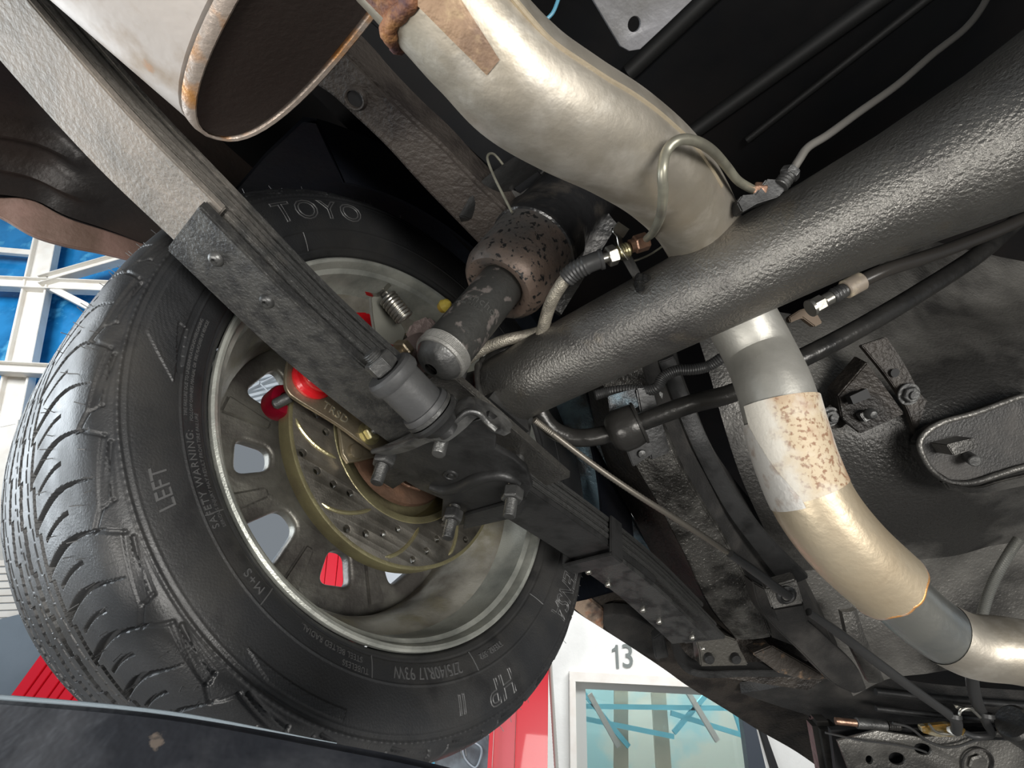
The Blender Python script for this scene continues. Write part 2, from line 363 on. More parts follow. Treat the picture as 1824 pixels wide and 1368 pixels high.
# wall number
mb = MB(); c = YP(1108, 1170, YW-.012)
hgt = (YP(1110, 1148, YW)-YP(1110, 1190, YW)).length
prism(mb, [c+Vector((x*hgt, 0, z*hgt)) for x, z in ((-.30, -.5), (-.17, -.5), (-.17, .5), (-.27, .5), (-.33, .38), (-.46, .30), (-.46, .18), (-.30, .25))], (0, .006, 0))
c = c+Vector((hgt*.27, 0, 0))
text(mb, '3', lambda x, y, z: c+Vector((x*.92, -z, y)), hgt*1.42, .004, space=1.05, off=.001)
tag(obj('wall_number', mb, num_m), 'dark grey number 13 painted on the pale wall above the window', 'number')
# dark frame at the right of the window
mb = MB(); prism(mb, [YP(1319, 1255, YW-.1), YP(1337, 1255, YW-.1), YP(1372, 1400, YW-.1), YP(1338, 1400, YW-.1)], (0, .1, 0))
tag(obj('door_post', mb, black_frame), 'dark blue grey post right of the pale window', 'post')
mb = MB(); prism(mb, [YP(1345, 1270, YW-.05), YP(1352, 1270, YW-.05), YP(1398, 1400, YW-.05), YP(1384, 1400, YW-.05)], (0, .05, 0))
o = obj('trim_1', mb, black_m); o['kind'] = 'structure'

# red two-post lift column
YL = 3.6
cl = thing('lift_post', 'tall glossy red lift post standing in front of the pale wall', 'lift post', (YP(930, 1368, YL).x, YL, 0))
pl, pr = YP(905, 1260, YL), YP(977, 1200, YL)
zt = YP(980, 1010, YL).z; xr = pr.x; xm = YP(919, 1300, YL).x; xl = YP(872, 1300, YL).x
mb = MB(); box(mb, ((xm+xr)/2, YL+.1, zt/2), Vector(((xr-xm)/2, 0, 0)), Vector((0, .1, 0)), Vector((0, 0, zt/2)))
obj('post_web', mb, red_post, cl, bevel=.006)
mb = MB(); box(mb, ((xl+xm)/2+.012, YL+.06, zt/2-.05), Vector(((xm-xl)/2-.014, 0, 0)), Vector((0, .05, 0)), Vector((0, 0, zt/2-.05)))
obj('carriage_channel', mb, M('pink_red_channel_paint', (.85, .10, .13), .3, 0), cl, bevel=.004)
mb = MB(); box(mb, (xl+.012, YL+.0, zt/2-.1), Vector((.012, 0, 0)), Vector((0, .04, 0)), Vector((0, 0, zt/2-.1)))
obj('post_flange', mb, red_post, cl, bevel=.003)
mb = MB(); hx = pr.x+.012
tube(mb, [(hx, YL+.05, 2.05), (hx+.0, YL+.05, 1.7), (hx+.02, YL+.05, 1.4), (hx+.06, YL+.05, .9)], .012, 10, 60, rib=.12)
tag(obj('air_hose', mb, M('grey_ribbed_hose', (.5, .5, .46), .5)), 'thin grey ribbed hose hanging beside the red lift post', 'hose')

# car bonnet and mural behind the tyre bottom
mb = MB(); prism(mb, [YP(775, 1345, 4.6), YP(800, 1322, 4.6), YP(872, 1306, 4.6), YP(880, 1420, 4.6), YP(770, 1420, 4.6)], (0, .06, 0))
hd = tag(obj('parked_car_bonnet', mb, M('dark_grey_bonnet', (.10, .115, .13), .35, .2, None, ((.2, .24, .27), 4, .45, .6)), bevel=.01), 'raised dark grey bonnet of a parked car left of the red post', 'car part')
mb = MB(); tube(mb, [YP(*p, 4.58) for p in ((822, 1328), (838, 1322), (856, 1332), (856, 1350), (846, 1368), (828, 1352), (822, 1328))], .008, 8, 6)
obj('bonnet_rib', mb, M('pale_bonnet_rib', (.35, .40, .44), .4, .2), hd)
mb = MB(); prism(mb, [YP(700, 1352, 5), YP(790, 1335, 5), YP(790, 1430, 5), YP(690, 1430, 5)], (0, .04, 0))
tag(obj('wall_mural', mb, mural_m), 'blue and pink painted board low behind the tyre', 'board')

# left side: white lattice of the glazed roof, blue glass
YB = 5.5
gl = []
def gpane(n, quad, lab, mt=blue_gl, Y=YB+.15):
    mb = MB(); prism(mb, [YP(*p, Y) for p in quad], (0, .02, 0)); o = obj('window_%d' % n, mb, mt); o['kind'] = 'structure'
gpane(2, [(-60, 200), (420, 330), (330, 900), (-120, 900)], '')
gpane(3, [(-120, 900), (330, 900), (330, 985), (-120, 960)], '', M('pale_sky_panel', (.62, .78, .86), .4, 0, None, ((.8, .85, .86), 2, .4, .6)))
lat = [  # (p, q, width m, label)
    ((104, 350), (20, 760), .30, 'broad white steel mullion left of the tyre'),
    ((-80, 440), (60, 452), .09, 'short white steel transom at the left edge, topmost'),
    ((-60, 505), (290, 520), .17, 'white steel transom meeting the mullion beside the tyre'),
    ((75, 505), (300, 440), .14, 'white diagonal brace rising to the fender lip'),
    ((95, 515), (260, 600), .08, 'white diagonal brace falling behind the tyre shoulder'),
    ((-60, 655), (180, 668), .14, 'white steel transom behind the tyre, level with the red bushing'),
    ((-60, 770), (150, 772), .10, 'white steel transom behind the tyre, third from top'),
    ((-60, 832), (120, 835), .06, 'thin white steel transom behind the tyre, lowest'),
    ((20, 760), (-25, 1010), .26, 'lower length of the broad white mullion')]
for k, (p, q, w, lab) in enumerate(lat):
    mb = MB(); yy = YB-.02*k; P, Q = YP(*p, yy), YP(*q, yy)
    t = (Q-P).normalized(); s = Vector((t.z, 0, -t.x))
    bar(mb, P, Q, w, .06)
    if w > .12:
        for sg in (-1, 1): bar(mb, P+s*w*.46*sg-Vector((0, .05, 0)), Q+s*w*.46*sg-Vector((0, .05, 0)), w*.09, .08)
    tag(obj('steel_beam', mb, white_m, bevel=.004), lab, 'beam', 'white steel glazing bars')
mb = MB()
for k in range(9): bar(mb, YP(-40, 1005+k*13, 5.2), YP(70, 1001+k*13, 5.2), .05, .03)
tag(obj('louvre_screen', mb, white_m), 'cream horizontal louvres left of the tyre, above the grey panel', 'louvre')
mb = MB(); prism(mb, [YP(-60, 1118, 5), YP(70, 1085, 5), YP(190, 1150, 5), YP(190, 1170, 5), YP(40, 1330, 5), YP(-60, 1330, 5)], (0, .05, 0))
tag(obj('roof_sheet', mb, panel_grey), 'flat grey blue sheet behind the tyre at lower left', 'panel')
# red slatted gantry seen left of the tyre and through the wheel
def red_slats(loc, x0, x1, y0, y1, n, lean, lab, Y):
    g = thing('slatted_gantry', lab, 'gantry', YP(*loc, Y))
    for k in range(n):
        mb = MB(); x = x0+(x1-x0)*k/(n-1)
        bar(mb, YP(x, y1, Y), YP(x+lean, y0, Y), .055 if k % 2 else .085, .06)
        obj('slat', mb, red_post, g, bevel=.003)
    mb = MB(); prism(mb, [YP(x0-14, y1, Y+.12), YP(x1+20, y1, Y+.12), YP(x1+lean+20, y0, Y+.12), YP(x0+lean-14, y0, Y+.12)], (0, .02, 0))
    obj('backing_sheet', mb, M('dark_red_backing', (.25, .03, .045), .5), g)
red_slats((120, 1260), -30, 190, 1150, 1330, 11, 130, 'red slatted steel gantry behind the lower left of the tyre', 4.6)
red_slats((590, 1030), 552, 618, 985, 1080, 5, 10, 'red slatted panel seen through the lower wheel window', 4.6)
mb = MB(); prism(mb, [YP(625, 975, 4.7), YP(790, 975, 4.7), YP(790, 1090, 4.7), YP(625, 1090, 4.7)], (0, .03, 0))
tag(obj('wall_sheet', mb, pale_grey), 'pale grey sheet seen through the bottom wheel window', 'panel')
mb = MB()
for k in range(16): bar(mb, YP(420, 640+k*9, 4.9), YP(540, 610+k*9, 4.9), .034, .03)
bar(mb, YP(430, 700, 4.87), YP(530, 650, 4.87), .012, .02); bar(mb, YP(440, 660, 4.87), YP(520, 740, 4.87), .012, .02)
tag(obj('louvre_screen', mb, pale_grey), 'white slatted screen seen through the upper left wheel window', 'louvre')

# ================================================================ CAR BODY
CT = ORG
# trunk floor: large dark sheet over everything
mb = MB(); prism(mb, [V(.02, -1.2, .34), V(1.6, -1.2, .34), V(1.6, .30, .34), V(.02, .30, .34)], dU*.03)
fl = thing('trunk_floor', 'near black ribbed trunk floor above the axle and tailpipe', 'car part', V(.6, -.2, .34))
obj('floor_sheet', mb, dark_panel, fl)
for p, q, r in (((1590, -20), (1235, 235), .012), ((1700, -40), (1330, 250), .006), ((1300, -40), (1120, 130), .012)):
    mb = MB(); tube(mb, [O(*p, u=.334), O((p[0]+q[0])/2, (p[1]+q[1])/2, u=.334), O(*q, u=.334)], r*.8, 12, 4); obj('floor_rib', mb, M('dark_rib_paint', (.007, .007, .007), .6), fl)

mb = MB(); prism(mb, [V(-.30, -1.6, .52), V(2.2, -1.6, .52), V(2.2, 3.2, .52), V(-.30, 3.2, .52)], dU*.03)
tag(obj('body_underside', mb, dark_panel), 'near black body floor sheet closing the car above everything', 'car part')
mb = MB(); prism(mb, [V(.02, .28, .30), V(1.9, .28, .30), V(1.9, .28, .56), V(.02, .28, .56)], dF*.02)
obj('seat_step', mb, dark_panel, fl)
# wheel house: arch over the tyre, open at the bottom
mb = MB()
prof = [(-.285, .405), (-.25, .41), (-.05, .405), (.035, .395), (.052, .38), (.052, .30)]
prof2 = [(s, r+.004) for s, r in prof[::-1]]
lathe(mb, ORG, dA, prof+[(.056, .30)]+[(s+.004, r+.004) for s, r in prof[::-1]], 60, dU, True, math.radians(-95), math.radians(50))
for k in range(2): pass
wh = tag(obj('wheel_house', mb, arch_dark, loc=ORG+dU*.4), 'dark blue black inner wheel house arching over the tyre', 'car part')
# inner quarter skin behind the wheel (brown black, two pressed folds) and its lip
Q0 = [O(-60, 340, a=-.28), O(55, 355, a=-.28), O(120, 385, a=-.28), O(200, 412, a=-.28), O(300, 450, a=-.28), O(380, 475, a=-.28)]
Q1 = [O(-60, 60, a=-.10), O(60, 100, a=-.10), O(170, 190, a=-.10), O(280, 290, a=-.10), O(380, 380, a=-.10), O(440, 420, a=-.10)]
mb = MB(); A0, A1 = smooth(Q0, 12), smooth(Q1, 12); NR = 40; vs = []
for i, (p, q) in enumerate(zip(A0, A1)):
    for j in range(NR+1):
        t = j/NR; v = p.lerp(q, t); s = i/(len(A0)-1)
        for t0, s0 in ((.20, .20), (.42, .10)):
            v = v - dU*.016*math.exp(-((t-t0)/.045)**2)*max(0, 1-((s-s0)/.30)**2)
        vs.append(v+dU*.02*math.sin(math.pi*t))
n = len(vs); w = NR+1
fs = [(i*w+j, i*w+j+1, (i+1)*w+j+1, (i+1)*w+j) for i in range(len(A0)-1) for j in range(NR)]
mb.add(vs, fs); mb.add([v+dU*.004 for v in vs], [f[::-1] for f in fs])
qp = thing('quarter_panel', 'brown black quarter panel with two pressed folds and a dusty pink brown lip', 'car part', V(-.28, -.4, .2))
obj('inner_skin', mb, quarter_dark, qp)
mb = MB(); prism(mb, [O(-200, 330, a=-.292)]+[O(x, y, a=-.292) for x, y in ((-40, 352), (55, 357), (120, 387), (200, 413), (290, 443), (420, 500))]+[V(-.292, .1, .56), V(-.292, -1.5, .56)], dA*-.006)
obj('outer_skin', mb, quarter_dark, qp)
mb = MB()
slab(mb, [O(x, y, a=-.285) for x, y in ((-40, 352), (0, 352), (55, 355), (120, 388), (200, 414), (290, 445))], [O(x, y, a=-.30) for x, y in ((-40, 375), (0, 386), (60, 420), (120, 438), (180, 450), (262, 470))], dU*.004-dA*.01, 6)
obj('fender_lip', mb, quarter_lip, qp, bevel=.0015, label='dusty pink brown rolled lip')

# rear frame rail with the round hole
low = [(500, 85), (550, 143), (590, 172), (631, 210), (687, 263), (748, 330), (816, 400), (900, 485), (960, 540)]
up = [(560, 40), (599, 76), (640, 115), (675, 152), (734, 210), (792, 263), (851, 325), (930, 400), (1010, 470)]
mb = MB()
slab(mb, [O(*p, u=.15) for p in low], [O(*p, u=.15) for p in up], dU*.14, 4, 0, 2)
rr = thing('rear_frame_rail', 'brown black frame rail with one round hole above the shock absorber', 'frame rail', O(700, 250, u=.15))
obj('rail_box', mb, brown_rail, rr, bevel=.004)
c = O(633, 175, u=.149)
mb = MB(); lathe(mb, c, -dU, [(0, .0075), (.0035, .008), (.004, .0095), (.002, .0105), (0, .0115), (-.004, .0115), (-.004, .0075)], 24, None, True); obj('hole_collar', mb, brown_rail, rr)
mb = MB(); cyl(mb, c+dU*.004, c-dU*.0006, .0077, 24); obj('hole_bore', mb, black_m, rr)
mb = MB()
slab(mb, [O(*p, u=.19) for p in ((560, 20), (640, 85), (760, 200), (880, 310), (960, 380))], [O(*p, u=.21) for p in ((600, -20), (680, 50), (800, 150), (890, 235), (1000, 340))], dU*.12, 4)
obj('rail_flange', mb, dark_panel, rr, bevel=.003)
# hooked cross brace between rail and shock
mb = MB()
slab(mb, [O(*p, z=z) for p, z in (((816, 386), .57), ((850, 330), .56), ((890, 296), .55), ((945, 262), .54), ((990, 250), .53))], [O(*p, z=z) for p, z in (((838, 392), .585), ((880, 352), .58), ((925, 316), .575), ((975, 280), .57), ((1020, 262), .56))], dirW((0, 0, .03)), 5, .004, 4)
tag(obj('cross_brace', mb, cast_black, bevel=.0015), 'curved dark brace from the frame rail to behind the tailpipe', 'bracket')
mb = MB(); prism(mb, [O(*p, z=.60) for p in ((838, 392), (925, 316), (1010, 290), (1100, 400), (1000, 560), (880, 470))], dirW((0, 0, .02)))
tag(obj('rail_gusset', mb, gloss_black), 'shiny black gusset sheet behind the shock collar', 'bracket')
mb = MB(); tube(mb, [O(x, y, z=z) for x, y, z in ((903, 302, .56), (880, 275, .55), (868, 280, .54), (878, 310, .53), (895, 345, .52), (912, 378, .51))], .0013, 8)
tag(obj('sensor_wire', mb, line_m), 'thin wire loop hanging left of the shock absorber', 'wire')
mb = MB(); tube(mb, [O(x, y, z=.45) for x, y in ((972, 36), (985, 22), (994, 0), (1000, -20))], .0016, 8)
tag(obj('blue_wire', mb, M('blue_wire_sheath', (.10, .30, .42), .4)), 'short blue wire right of the tailpipe top', 'wire')

# white painted bracket hanging at the top
poly = [O(*p, z=z) for p, z in (((1030, -60), .33), ((1055, 0), .34), ((1085, 50), .35), ((1104, 82), .357), ((1120, 91), .36), ((1140, 88), .36), ((1190, 40), .355), ((1232, 0), .35), ((1290, -60), .345))]
ex = (poly[7]-poly[1]).normalized(); nz = ex.cross(poly[4]-poly[1]).normalized(); ey = nz.cross(ex); o0 = poly[4]
h0 = O(1127, 43, z=.353)
L2 = [((p-o0).dot(ex), (p-o0).dot(ey)) for p in poly]
mb = MB(); plate(mb, [L2, circ2((h0-o0).dot(ex), (h0-o0).dot(ey), .0043, 20)], o0, ex, ey, .003, .0008)
tag(obj('exhaust_hanger_plate', mb, M('chalky_white_bracket', (.24, .24, .255), .5, .1, (200, .0005), ((.16, .158, .155), 12, .45, .6))), 'chalky white steel plate with one hole at the top', 'bracket')

# -------- muffler
mu = thing('muffler', 'large pale muffler with rusty seam and dark end at top left', 'muffler', O(300, 80, z=.34))
E0 = O(380, 250, f=-.325); fM = -.325
# oval end: long axis along a, tip at the outboard side
tipc = car(E0)
def oval(s, grow=0.0, n=48):
    hl, hh = .125+grow, .027+grow; cx = Vector((tipc[0]+.127, 0, tipc[2]+.002))
    pts = []
    for i in range(n):
        t = 2*math.pi*i/n; c_, s_ = math.cos(t), math.sin(t)
        x = hl*math.copysign(abs(c_)**.85, c_); y = hh*math.copysign(abs(s_)**.8, s_)
        pts.append(V(cx.x+x, s+y*.95, cx.z+y))
    return pts
def loft(mb, rings, cap=(True, True)):
    n = len(rings[0]); vs = [p for r in rings for p in r]
    fs = [(i*n+k, i*n+(k+1) % n, (i+1)*n+(k+1) % n, (i+1)*n+k) for i in range(len(rings)-1) for k in range(n)]
    if cap[0]: fs.append(tuple(range(n))[::-1])
    if cap[1]: fs.append(tuple((len(rings)-1)*n+k for k in range(n)))
    return mb.add(vs, fs)
mb = MB(); loft(mb, [oval(fM-.5, -.012), oval(fM-.485), oval(fM-.01)]); obj('case', mb, muffler_m, mu)
mb = MB(); loft(mb, [oval(fM-.007, .0003), oval(fM-.006, .0013), oval(fM-.002, .0020), oval(fM+.001, .0016), oval(fM+.002, .0002), oval(fM+.001, -.0012)], (False, False)); obj('rolled_seam', mb, rust_edge, mu)
mb = MB(); loft(mb, [oval(fM-.002, -.0008), oval(fM-.001, -.002), oval(fM-.003, -.008), oval(fM-.004, -.016)], (False, True)); obj('end_plate', mb, muffler_end, mu)

# -------- exhaust pipe over the axle (rear)
ex_ = thing('exhaust_pipe', 'long bare metal exhaust pipe bending over the axle with a worn paper label', 'exhaust pipe', O(1300, 400, z=.5))
cl_up = [((700, -90), .255), ((775, -10), .262), ((850, 72), .272), ((925, 150), .285), ((1010, 205), .30), ((1100, 255), .325), ((1180, 315), .365), ((1235, 385), .42), ((1275, 470), .475), ((1310, 550), .50), ((1350, 625), .50), ((1378, 690), .475), ((1398, 760), .465), ((1420, 830), .46), ((1455, 905), .455), ((1510, 975), .455), ((1580, 1040), .462)]
P = [O(*p, z=z) for p, z in cl_up]
R0 = .0318
mb = MB(); tube(mb, P[:9], [.0285, .0295, .0305]+[R0]*6, 40, 10, cap=False); obj('rear_pipe', mb, alum, ex_)
mb = MB(); tube(mb, P[8:13], [R0, R0*.99, R0*.985, R0*.985, R0*1.0], 40, 8, cap=False); obj('middle_pipe', mb, alum_clean, ex_)
mb = MB(); tube(mb, P[12:], R0*1.04, 40, 8, cap=False); obj('front_bend', mb, alum_tan, ex_)
sp = smooth(P, 10)
# seam weld line along the upper outer side of the rear bend
def on_pipe(i, ang, r):
    t = (sp[min(i+1, len(sp)-1)]-sp[i-1]).normalized(); toc = (CAM-sp[i]); n = (toc-t*toc.dot(t)).normalized(); s = t.cross(n)
    return sp[i]+(n*math.cos(ang)+s*math.sin(ang))*r
mb = MB(); tube(mb, [on_pipe(i, -.86, R0*.985) for i in range(12, 66, 4)], .0016, 8, 3); obj('bend_seam', mb, alum_tan, ex_)
# rusty weld bead
i0 = 9
t = (sp[i0+1]-sp[i0-1]).normalized(); nn = (CAM-sp[i0]); nn = (nn-t*nn.dot(t)).normalized(); ss = t.cross(nn)
mb = MB(); vs = []; rb = random.Random(2); K = 90
ringp = [sp[i0]+(nn*math.cos(2*math.pi*k/K)+ss*math.sin(2*math.pi*k/K))*.0302+t*.0018*math.sin(k*.35) for k in range(K+1)]
tube(mb, ringp, [.0038+rb.uniform(-.0006, .0012) for _ in ringp], 10, 1); obj('weld_bead', mb, rust, ex_, ang=60)
def wrap(name, mat, i0, i1, a0, a1, r, jag=0, thick=.0006, n=14, parent=ex_):   # patch lying on the pipe
    mb = MB(); rows = []
    for i in range(i0, i1+1):
        s = (i-i0)/(i1-i0)
        aa0 = a0(s) if callable(a0) else a0; aa1 = a1(s) if callable(a1) else a1
        rows.append([on_pipe(i, aa0+(aa1-aa0)*k/n, r) for k in range(n+1)])
    vs = [p for q in rows for p in q]; w = n+1
    mb.add(vs, [(i*w+k, i*w+k+1, (i+1)*w+k+1, (i+1)*w+k) for i in range(len(rows)-1) for k in range(n)])
    return obj(name, mb, mat, parent)
wrap('heat_patina', patina, 10, 24, lambda s: -.30+.25*s, lambda s: .28-.05*s, R0*1.003)
wrap('heat_patina', rust, 3, 9, -1.2, .9, .0304)
wrap('paper_label', label_tan, 114, 134, -1.5, .95, R0*1.05)
wrap('paper_label', label_tan, 134, 136, -1.5, .25, R0*1.05)
wrap('foil_label', label_white, 118, 137, lambda s: .95-.75*min(1, s*1.1), 1.6, R0*1.058)
# rusty end weld and the narrower front pipe
Pf = [O(*p, z=z) for p, z in (((1560, 1022), .462), ((1625, 1085), .47), ((1680, 1128), .475), ((1730, 1150), .475), ((1800, 1158), .47), ((1900, 1180), .46), ((2200, 1260), .45))]
mb = MB(); tube(mb, Pf[:4], [.0262]*4, 36, 8, cap=False); obj('front_pipe', mb, alum_blue, ex_)
mb = MB(); tube(mb, Pf[2:], [.0270, .0275, .0275, .0275, .0275], 36, 8, cap=False); obj('front_bend', mb, alum, ex_)
te = (sp[-1]-sp[-3]).normalized(); ne = (CAM-sp[-1]); ne = (ne-te*ne.dot(te)).normalized(); se = te.cross(ne)
mb = MB(); ringp = [sp[-1]+(ne*math.cos(2*math.pi*k/60)+se*math.sin(2*math.pi*k/60))*.0315+te*.001*math.sin(k*.9) for k in range(61)]
tube(mb, ringp, .0019, 10, 1); obj('weld_bead', mb, rust_edge, ex_, ang=60)
# collar closing the step between the two pipes
mb = MB(); lathe(mb, sp[-1], te, [(-.002, .0325), (.002, .0315), (.003, .026)], 40); obj('pipe_step', mb, alum_tan, ex_)

# ================================================================ AXLE
ax = thing('axle_housing', 'thick satin black axle tube widening towards the right edge', 'axle', V(.35, 0, 0))
mb = MB()
prof = [(.128, .030), (.130, .0365), (.134, .0378), (.16, .037), (.3, .037), (.45, .038), (.50, .0405), (.55, .046), (.60, .056), (.66, .074), (.72, .10), (.78, .13), (.86, .15), (.95, .15)]
pp = []
for i in range(len(prof)-1):
    n = max(1, int((prof[i+1][0]-prof[i][0])/.012))
    for k in range(n): s = k/n; pp.append((prof[i][0]*(1-s)+prof[i+1][0]*s, prof[i][1]*(1-s)+prof[i+1][1]*s))
lathe(mb, ORG, dA, pp+[prof[-1]], 64); obj('axle_tube', mb, axle_paint, ax)
mb = MB(); rb = random.Random(5)
rp = [V(.136, .0395*math.cos(t*.1), .0395*math.sin(t*.1)) for t in range(64)]
tube(mb, rp, [.003+rb.uniform(-.0008, .001) for _ in rp], 8, 1); obj('end_weld', mb, gloss_black, ax, ang=60)
mb = MB(); lathe(mb, ORG, dA, [(-.03, .03), (.03, .031), (.05, .036), (.10, .036), (.13, .031)], 40); obj('axle_end', mb, cast_black, ax)
# spring perch: long flat plate between tube and spring
mb = MB()
prism(mb, [V(a, f, u) for a, f, u in ((.05, -.085, -.040), (.152, -.085, -.040), (.152, .10, -.046), (.05, .10, -.046))], dU*-.009)
obj('spring_perch', mb, axle_paint, ax, bevel=.001)
mb = MB(); prism(mb, [V(.152, -.03, -.04), V(.152, .03, -.04), V(.152, .022, -.02), V(.152, -.022, -.02)], dA*-.09); obj('perch_web', mb, cast_black, ax)
# line bracket welded on the tube
br = thing('hose_bracket', 'small dark steel tab with a spring clip welded onto the axle tube', 'bracket', O(1140, 500, z=.43))
zb = .43
mb = MB()
slab(mb, [O(x, y, z=z) for x, y, z in ((1089, 405, .445), (1092, 430, .444), (1104, 455, .443), (1134, 508, .436))], [O(x, y, z=z) for x, y, z in ((1100, 402, .458), (1108, 430, .456), (1122, 452, .454), (1146, 500, .445))], dirW((.0022, .0, .004)), 4)
obj('tab', mb, dsteel, br, bevel=.0006)
mb = MB(); rb = random.Random(8)
for k in range(9):
    c = O(1144+rb.uniform(-10, 9), 502+rb.uniform(-9, 12), z=.432+rb.uniform(-.003, .003)); lathe(mb, c-dU*.004, dU, [(.0, 0), (.0008, .0025), (.004, .0035), (.0065, .0026), (.0075, 0)], 12)
obj('weld_spatter', mb, M('glossy_black_weld', (.05, .05, .05), .12, .8), br)
mb = MB()
slab(mb, [O(x, y, z=z) for x, y, z in ((1102, 395, .442), (1092, 411, .44), (1099, 421, .439), (1103, 438, .438), (1113, 454, .437), (1119, 463, .436))], [O(x, y, z=z) for x, y, z in ((1121, 408, .452), (1110, 424, .45), (1108, 422, .449), (1110, 437, .448), (1118, 452, .447), (1122, 461, .446))], dirW((-.0006, -.0002, .0008)), 3)
obj('spring_clip', mb, steel, br)
# two-jaw fitting through the tab
def along(p, q, zs): return O(*p, z=zs[0]), O(*q, z=zs[1])
bh = thing('brake_hose', 'braided brake hose with black ribbed boot running into the tab on the axle', 'hose', O(1040, 480, z=.44))
hp, hq = along((1074, 461), (1112, 447), (.446, .449)); hd_ = (hq-hp).normalized()
mb = MB(); hexnut(mb, hp+hd_*.004, hd_, .0088, .0085); obj('hex_end', mb, steel, bh, bevel=.0003)
mb = MB(); cyl(mb, hp-hd_*.006, hp+hd_*.004, .0042, 20); obj('ferrule', mb, steel, bh)
mb = MB(); thread(mb, hp+hd_*.0125, hd_, .0066, .012, .0022); obj('threaded_end', mb, zinc, bh)
bp = [O(x, y, z=z) for x, y, z in ((1074, 461, .446), (1058, 466, .447), (1040, 474, .45), (1022, 484, .454), (1008, 497, .458))]
mb = MB(); s_ = smooth(bp, 6); tube(mb, s_, [(.0088 if i < 3 else .0078)+(.0008 if i > 9 and i % 2 else 0) for i in range(len(s_))], 24, 1); obj('boot', mb, boot_m, bh)
mb = MB(); tube(mb, [O(x, y, z=z) for x, y, z in ((1010, 494, .458), (1000, 507, .462), (988, 526, .47), (978, 548, .482), (970, 575, .495), (964, 600, .51))], .0058, 20, 8); obj('braid', mb, braid_m, bh)
# steel brake line loop
bl = thing('brake_line', 'olive steel brake line looping over the tailpipe between two copper fittings', 'brake line', O(1190, 280, z=.42))
mb = MB(); tube(mb, [O(x, y, z=z) for x, y, z in ((1152, 425, .435), (1163, 414, .385), (1176, 386, .330), (1181, 345, .305), (1180, 305, .296), (1187, 270, .297), (1208, 250, .297), (1238, 251, .304), (1268, 268, .322), (1293, 295, .350), (1315, 322, .370), (1345, 340, .39))], .0030, 16, 10)
obj('line', mb, line_m, bl)
fp, fq = along((1122, 439), (1156, 428), (.449, .451)); fd = (fq-fp).normalized()
mb = MB(); cyl(mb, fp, fp+fd*.006, .0058, 20); hexnut(mb, fp+fd*.004, fd, .0078, .0125); obj('fitting', mb, copperish, bl, bevel=.0003)
fp, fq = along((1342, 340), (1366, 341), (.389, .386)); fd = (fq-fp).normalized()
mb = MB(); hexnut(mb, fp, fd, .0062, .009); obj('fitting', mb, copperish, bl, bevel=.0003)
# junction block and the long line leaving to the upper right
jb = thing('brake_junction', 'dark junction block clamped on the axle top with one line leaving up right', 'brake fitting', O(1370, 335, z=.385))
mb = MB(); prism(mb, [O(x, y, z=.382) for x, y in ((1313, 360), (1322, 347), (1345, 345), (1366, 318), (1395, 320), (1404, 332), (1388, 350), (1350, 362), (1322, 378))], dirW((0, 0, .014))); obj('block', mb, cast_black, jb, bevel=.001)
tp, tq = along((1390, 332), (1414, 300), (.383, .384)); td = (tq-tp).normalized()
mb = MB(); thread(mb, tp, td, .0058, .011, .0024); obj('threaded_boss', mb, dsteel, jb)
mb = MB(); hexnut(mb, tp+td*.009, td, .0072, .006); obj('line_nut', mb, dsteel, jb, bevel=.0004)
mb = MB(); tube(mb, [O(x, y, z=z) for x, y, z in ((1412, 303, .384), (1424, 284, .386), (1440, 262, .39), (1475, 240, .396), (1530, 200, .41), (1600, 150, .43), (1660, 98, .45), (1720, 50, .47), (1752, 8, .49), (1765, -25, .51))], .0030, 14, 8)
obj('line', mb, M('grey_steel_line', (.36, .34, .31), .35, .6), jb)
mb = MB(); tube(mb, [O(x, y, z=z) for x, y, z in ((1120, 465, .455), (1135, 463, .46), (1160, 452, .47), (1190, 432, .48), (1225, 410, .49))], .0009, 8, 6)
tag(obj('thin_wire', mb, line_m), 'hair thin wire behind the welded tab', 'wire')
# second hose going to the caliper
mb = MB(); tube(mb, [O(x, y, z=z) for x, y, z in ((985, 585, .53), (940, 597, .535), (900, 606, .535), (865, 620, .54), (838, 636, .545), (815, 655, .55))], .0060, 20, 8)
tag(obj('caliper_hose', mb, braid_m), 'pale braided hose running left from the axle tube behind the shock', 'hose')
mb = MB(); tube(mb, [O(x, y, z=z) for x, y, z in ((960, 605, .56), (905, 622, .56), (875, 650, .555), (862, 680, .55), (850, 720, .54))], .011, 20, 6)
tag(obj('parking_cable_end', mb, gloss_black), 'short thick black conduit curving down beside the axle end', 'cable')
# fitting with hose right of the exhaust, below the axle
fh = thing('fuel_hose_fitting', 'silver hex hose fitting with a cream sleeve under the axle', 'fitting', O(1480, 530, z=.5))
def px_line(p, q, z): return [O(*p, z=z), O(*q, z=z)]
g0, g1 = px_line((1446, 548), (1535, 500), .50); gd = (g1-g0).normalized(); GL = (g1-g0).length
mb = MB(); hexnut(mb, g0, gd, .0078, GL*.22); cyl(mb, g0-gd*.002, g0+gd*.001, .0085, 20); obj('hex_nut', mb, steel, fh)
mb = MB(); cyl(mb, g0+gd*GL*.22, g0+gd*GL*.40, .0062, 20, None, .001); obj('shank', mb, steel, fh)
mb = MB(); cyl(mb, g0+gd*GL*.40, g0+gd*GL*.68, .0068, 20, None, .001); thread(mb, g0+gd*GL*.44, gd, .0074, GL*.2, .004); obj('crimp', mb, dsteel, fh)
mb = MB(); cyl(mb, g0+gd*GL*.66, g1, .0092, 20, None, .001); obj('sleeve', mb, M('cream_sleeve', (.48, .41, .30), .5, .1, None, ((.3, .25, .2), 50, .5, .6)), fh)
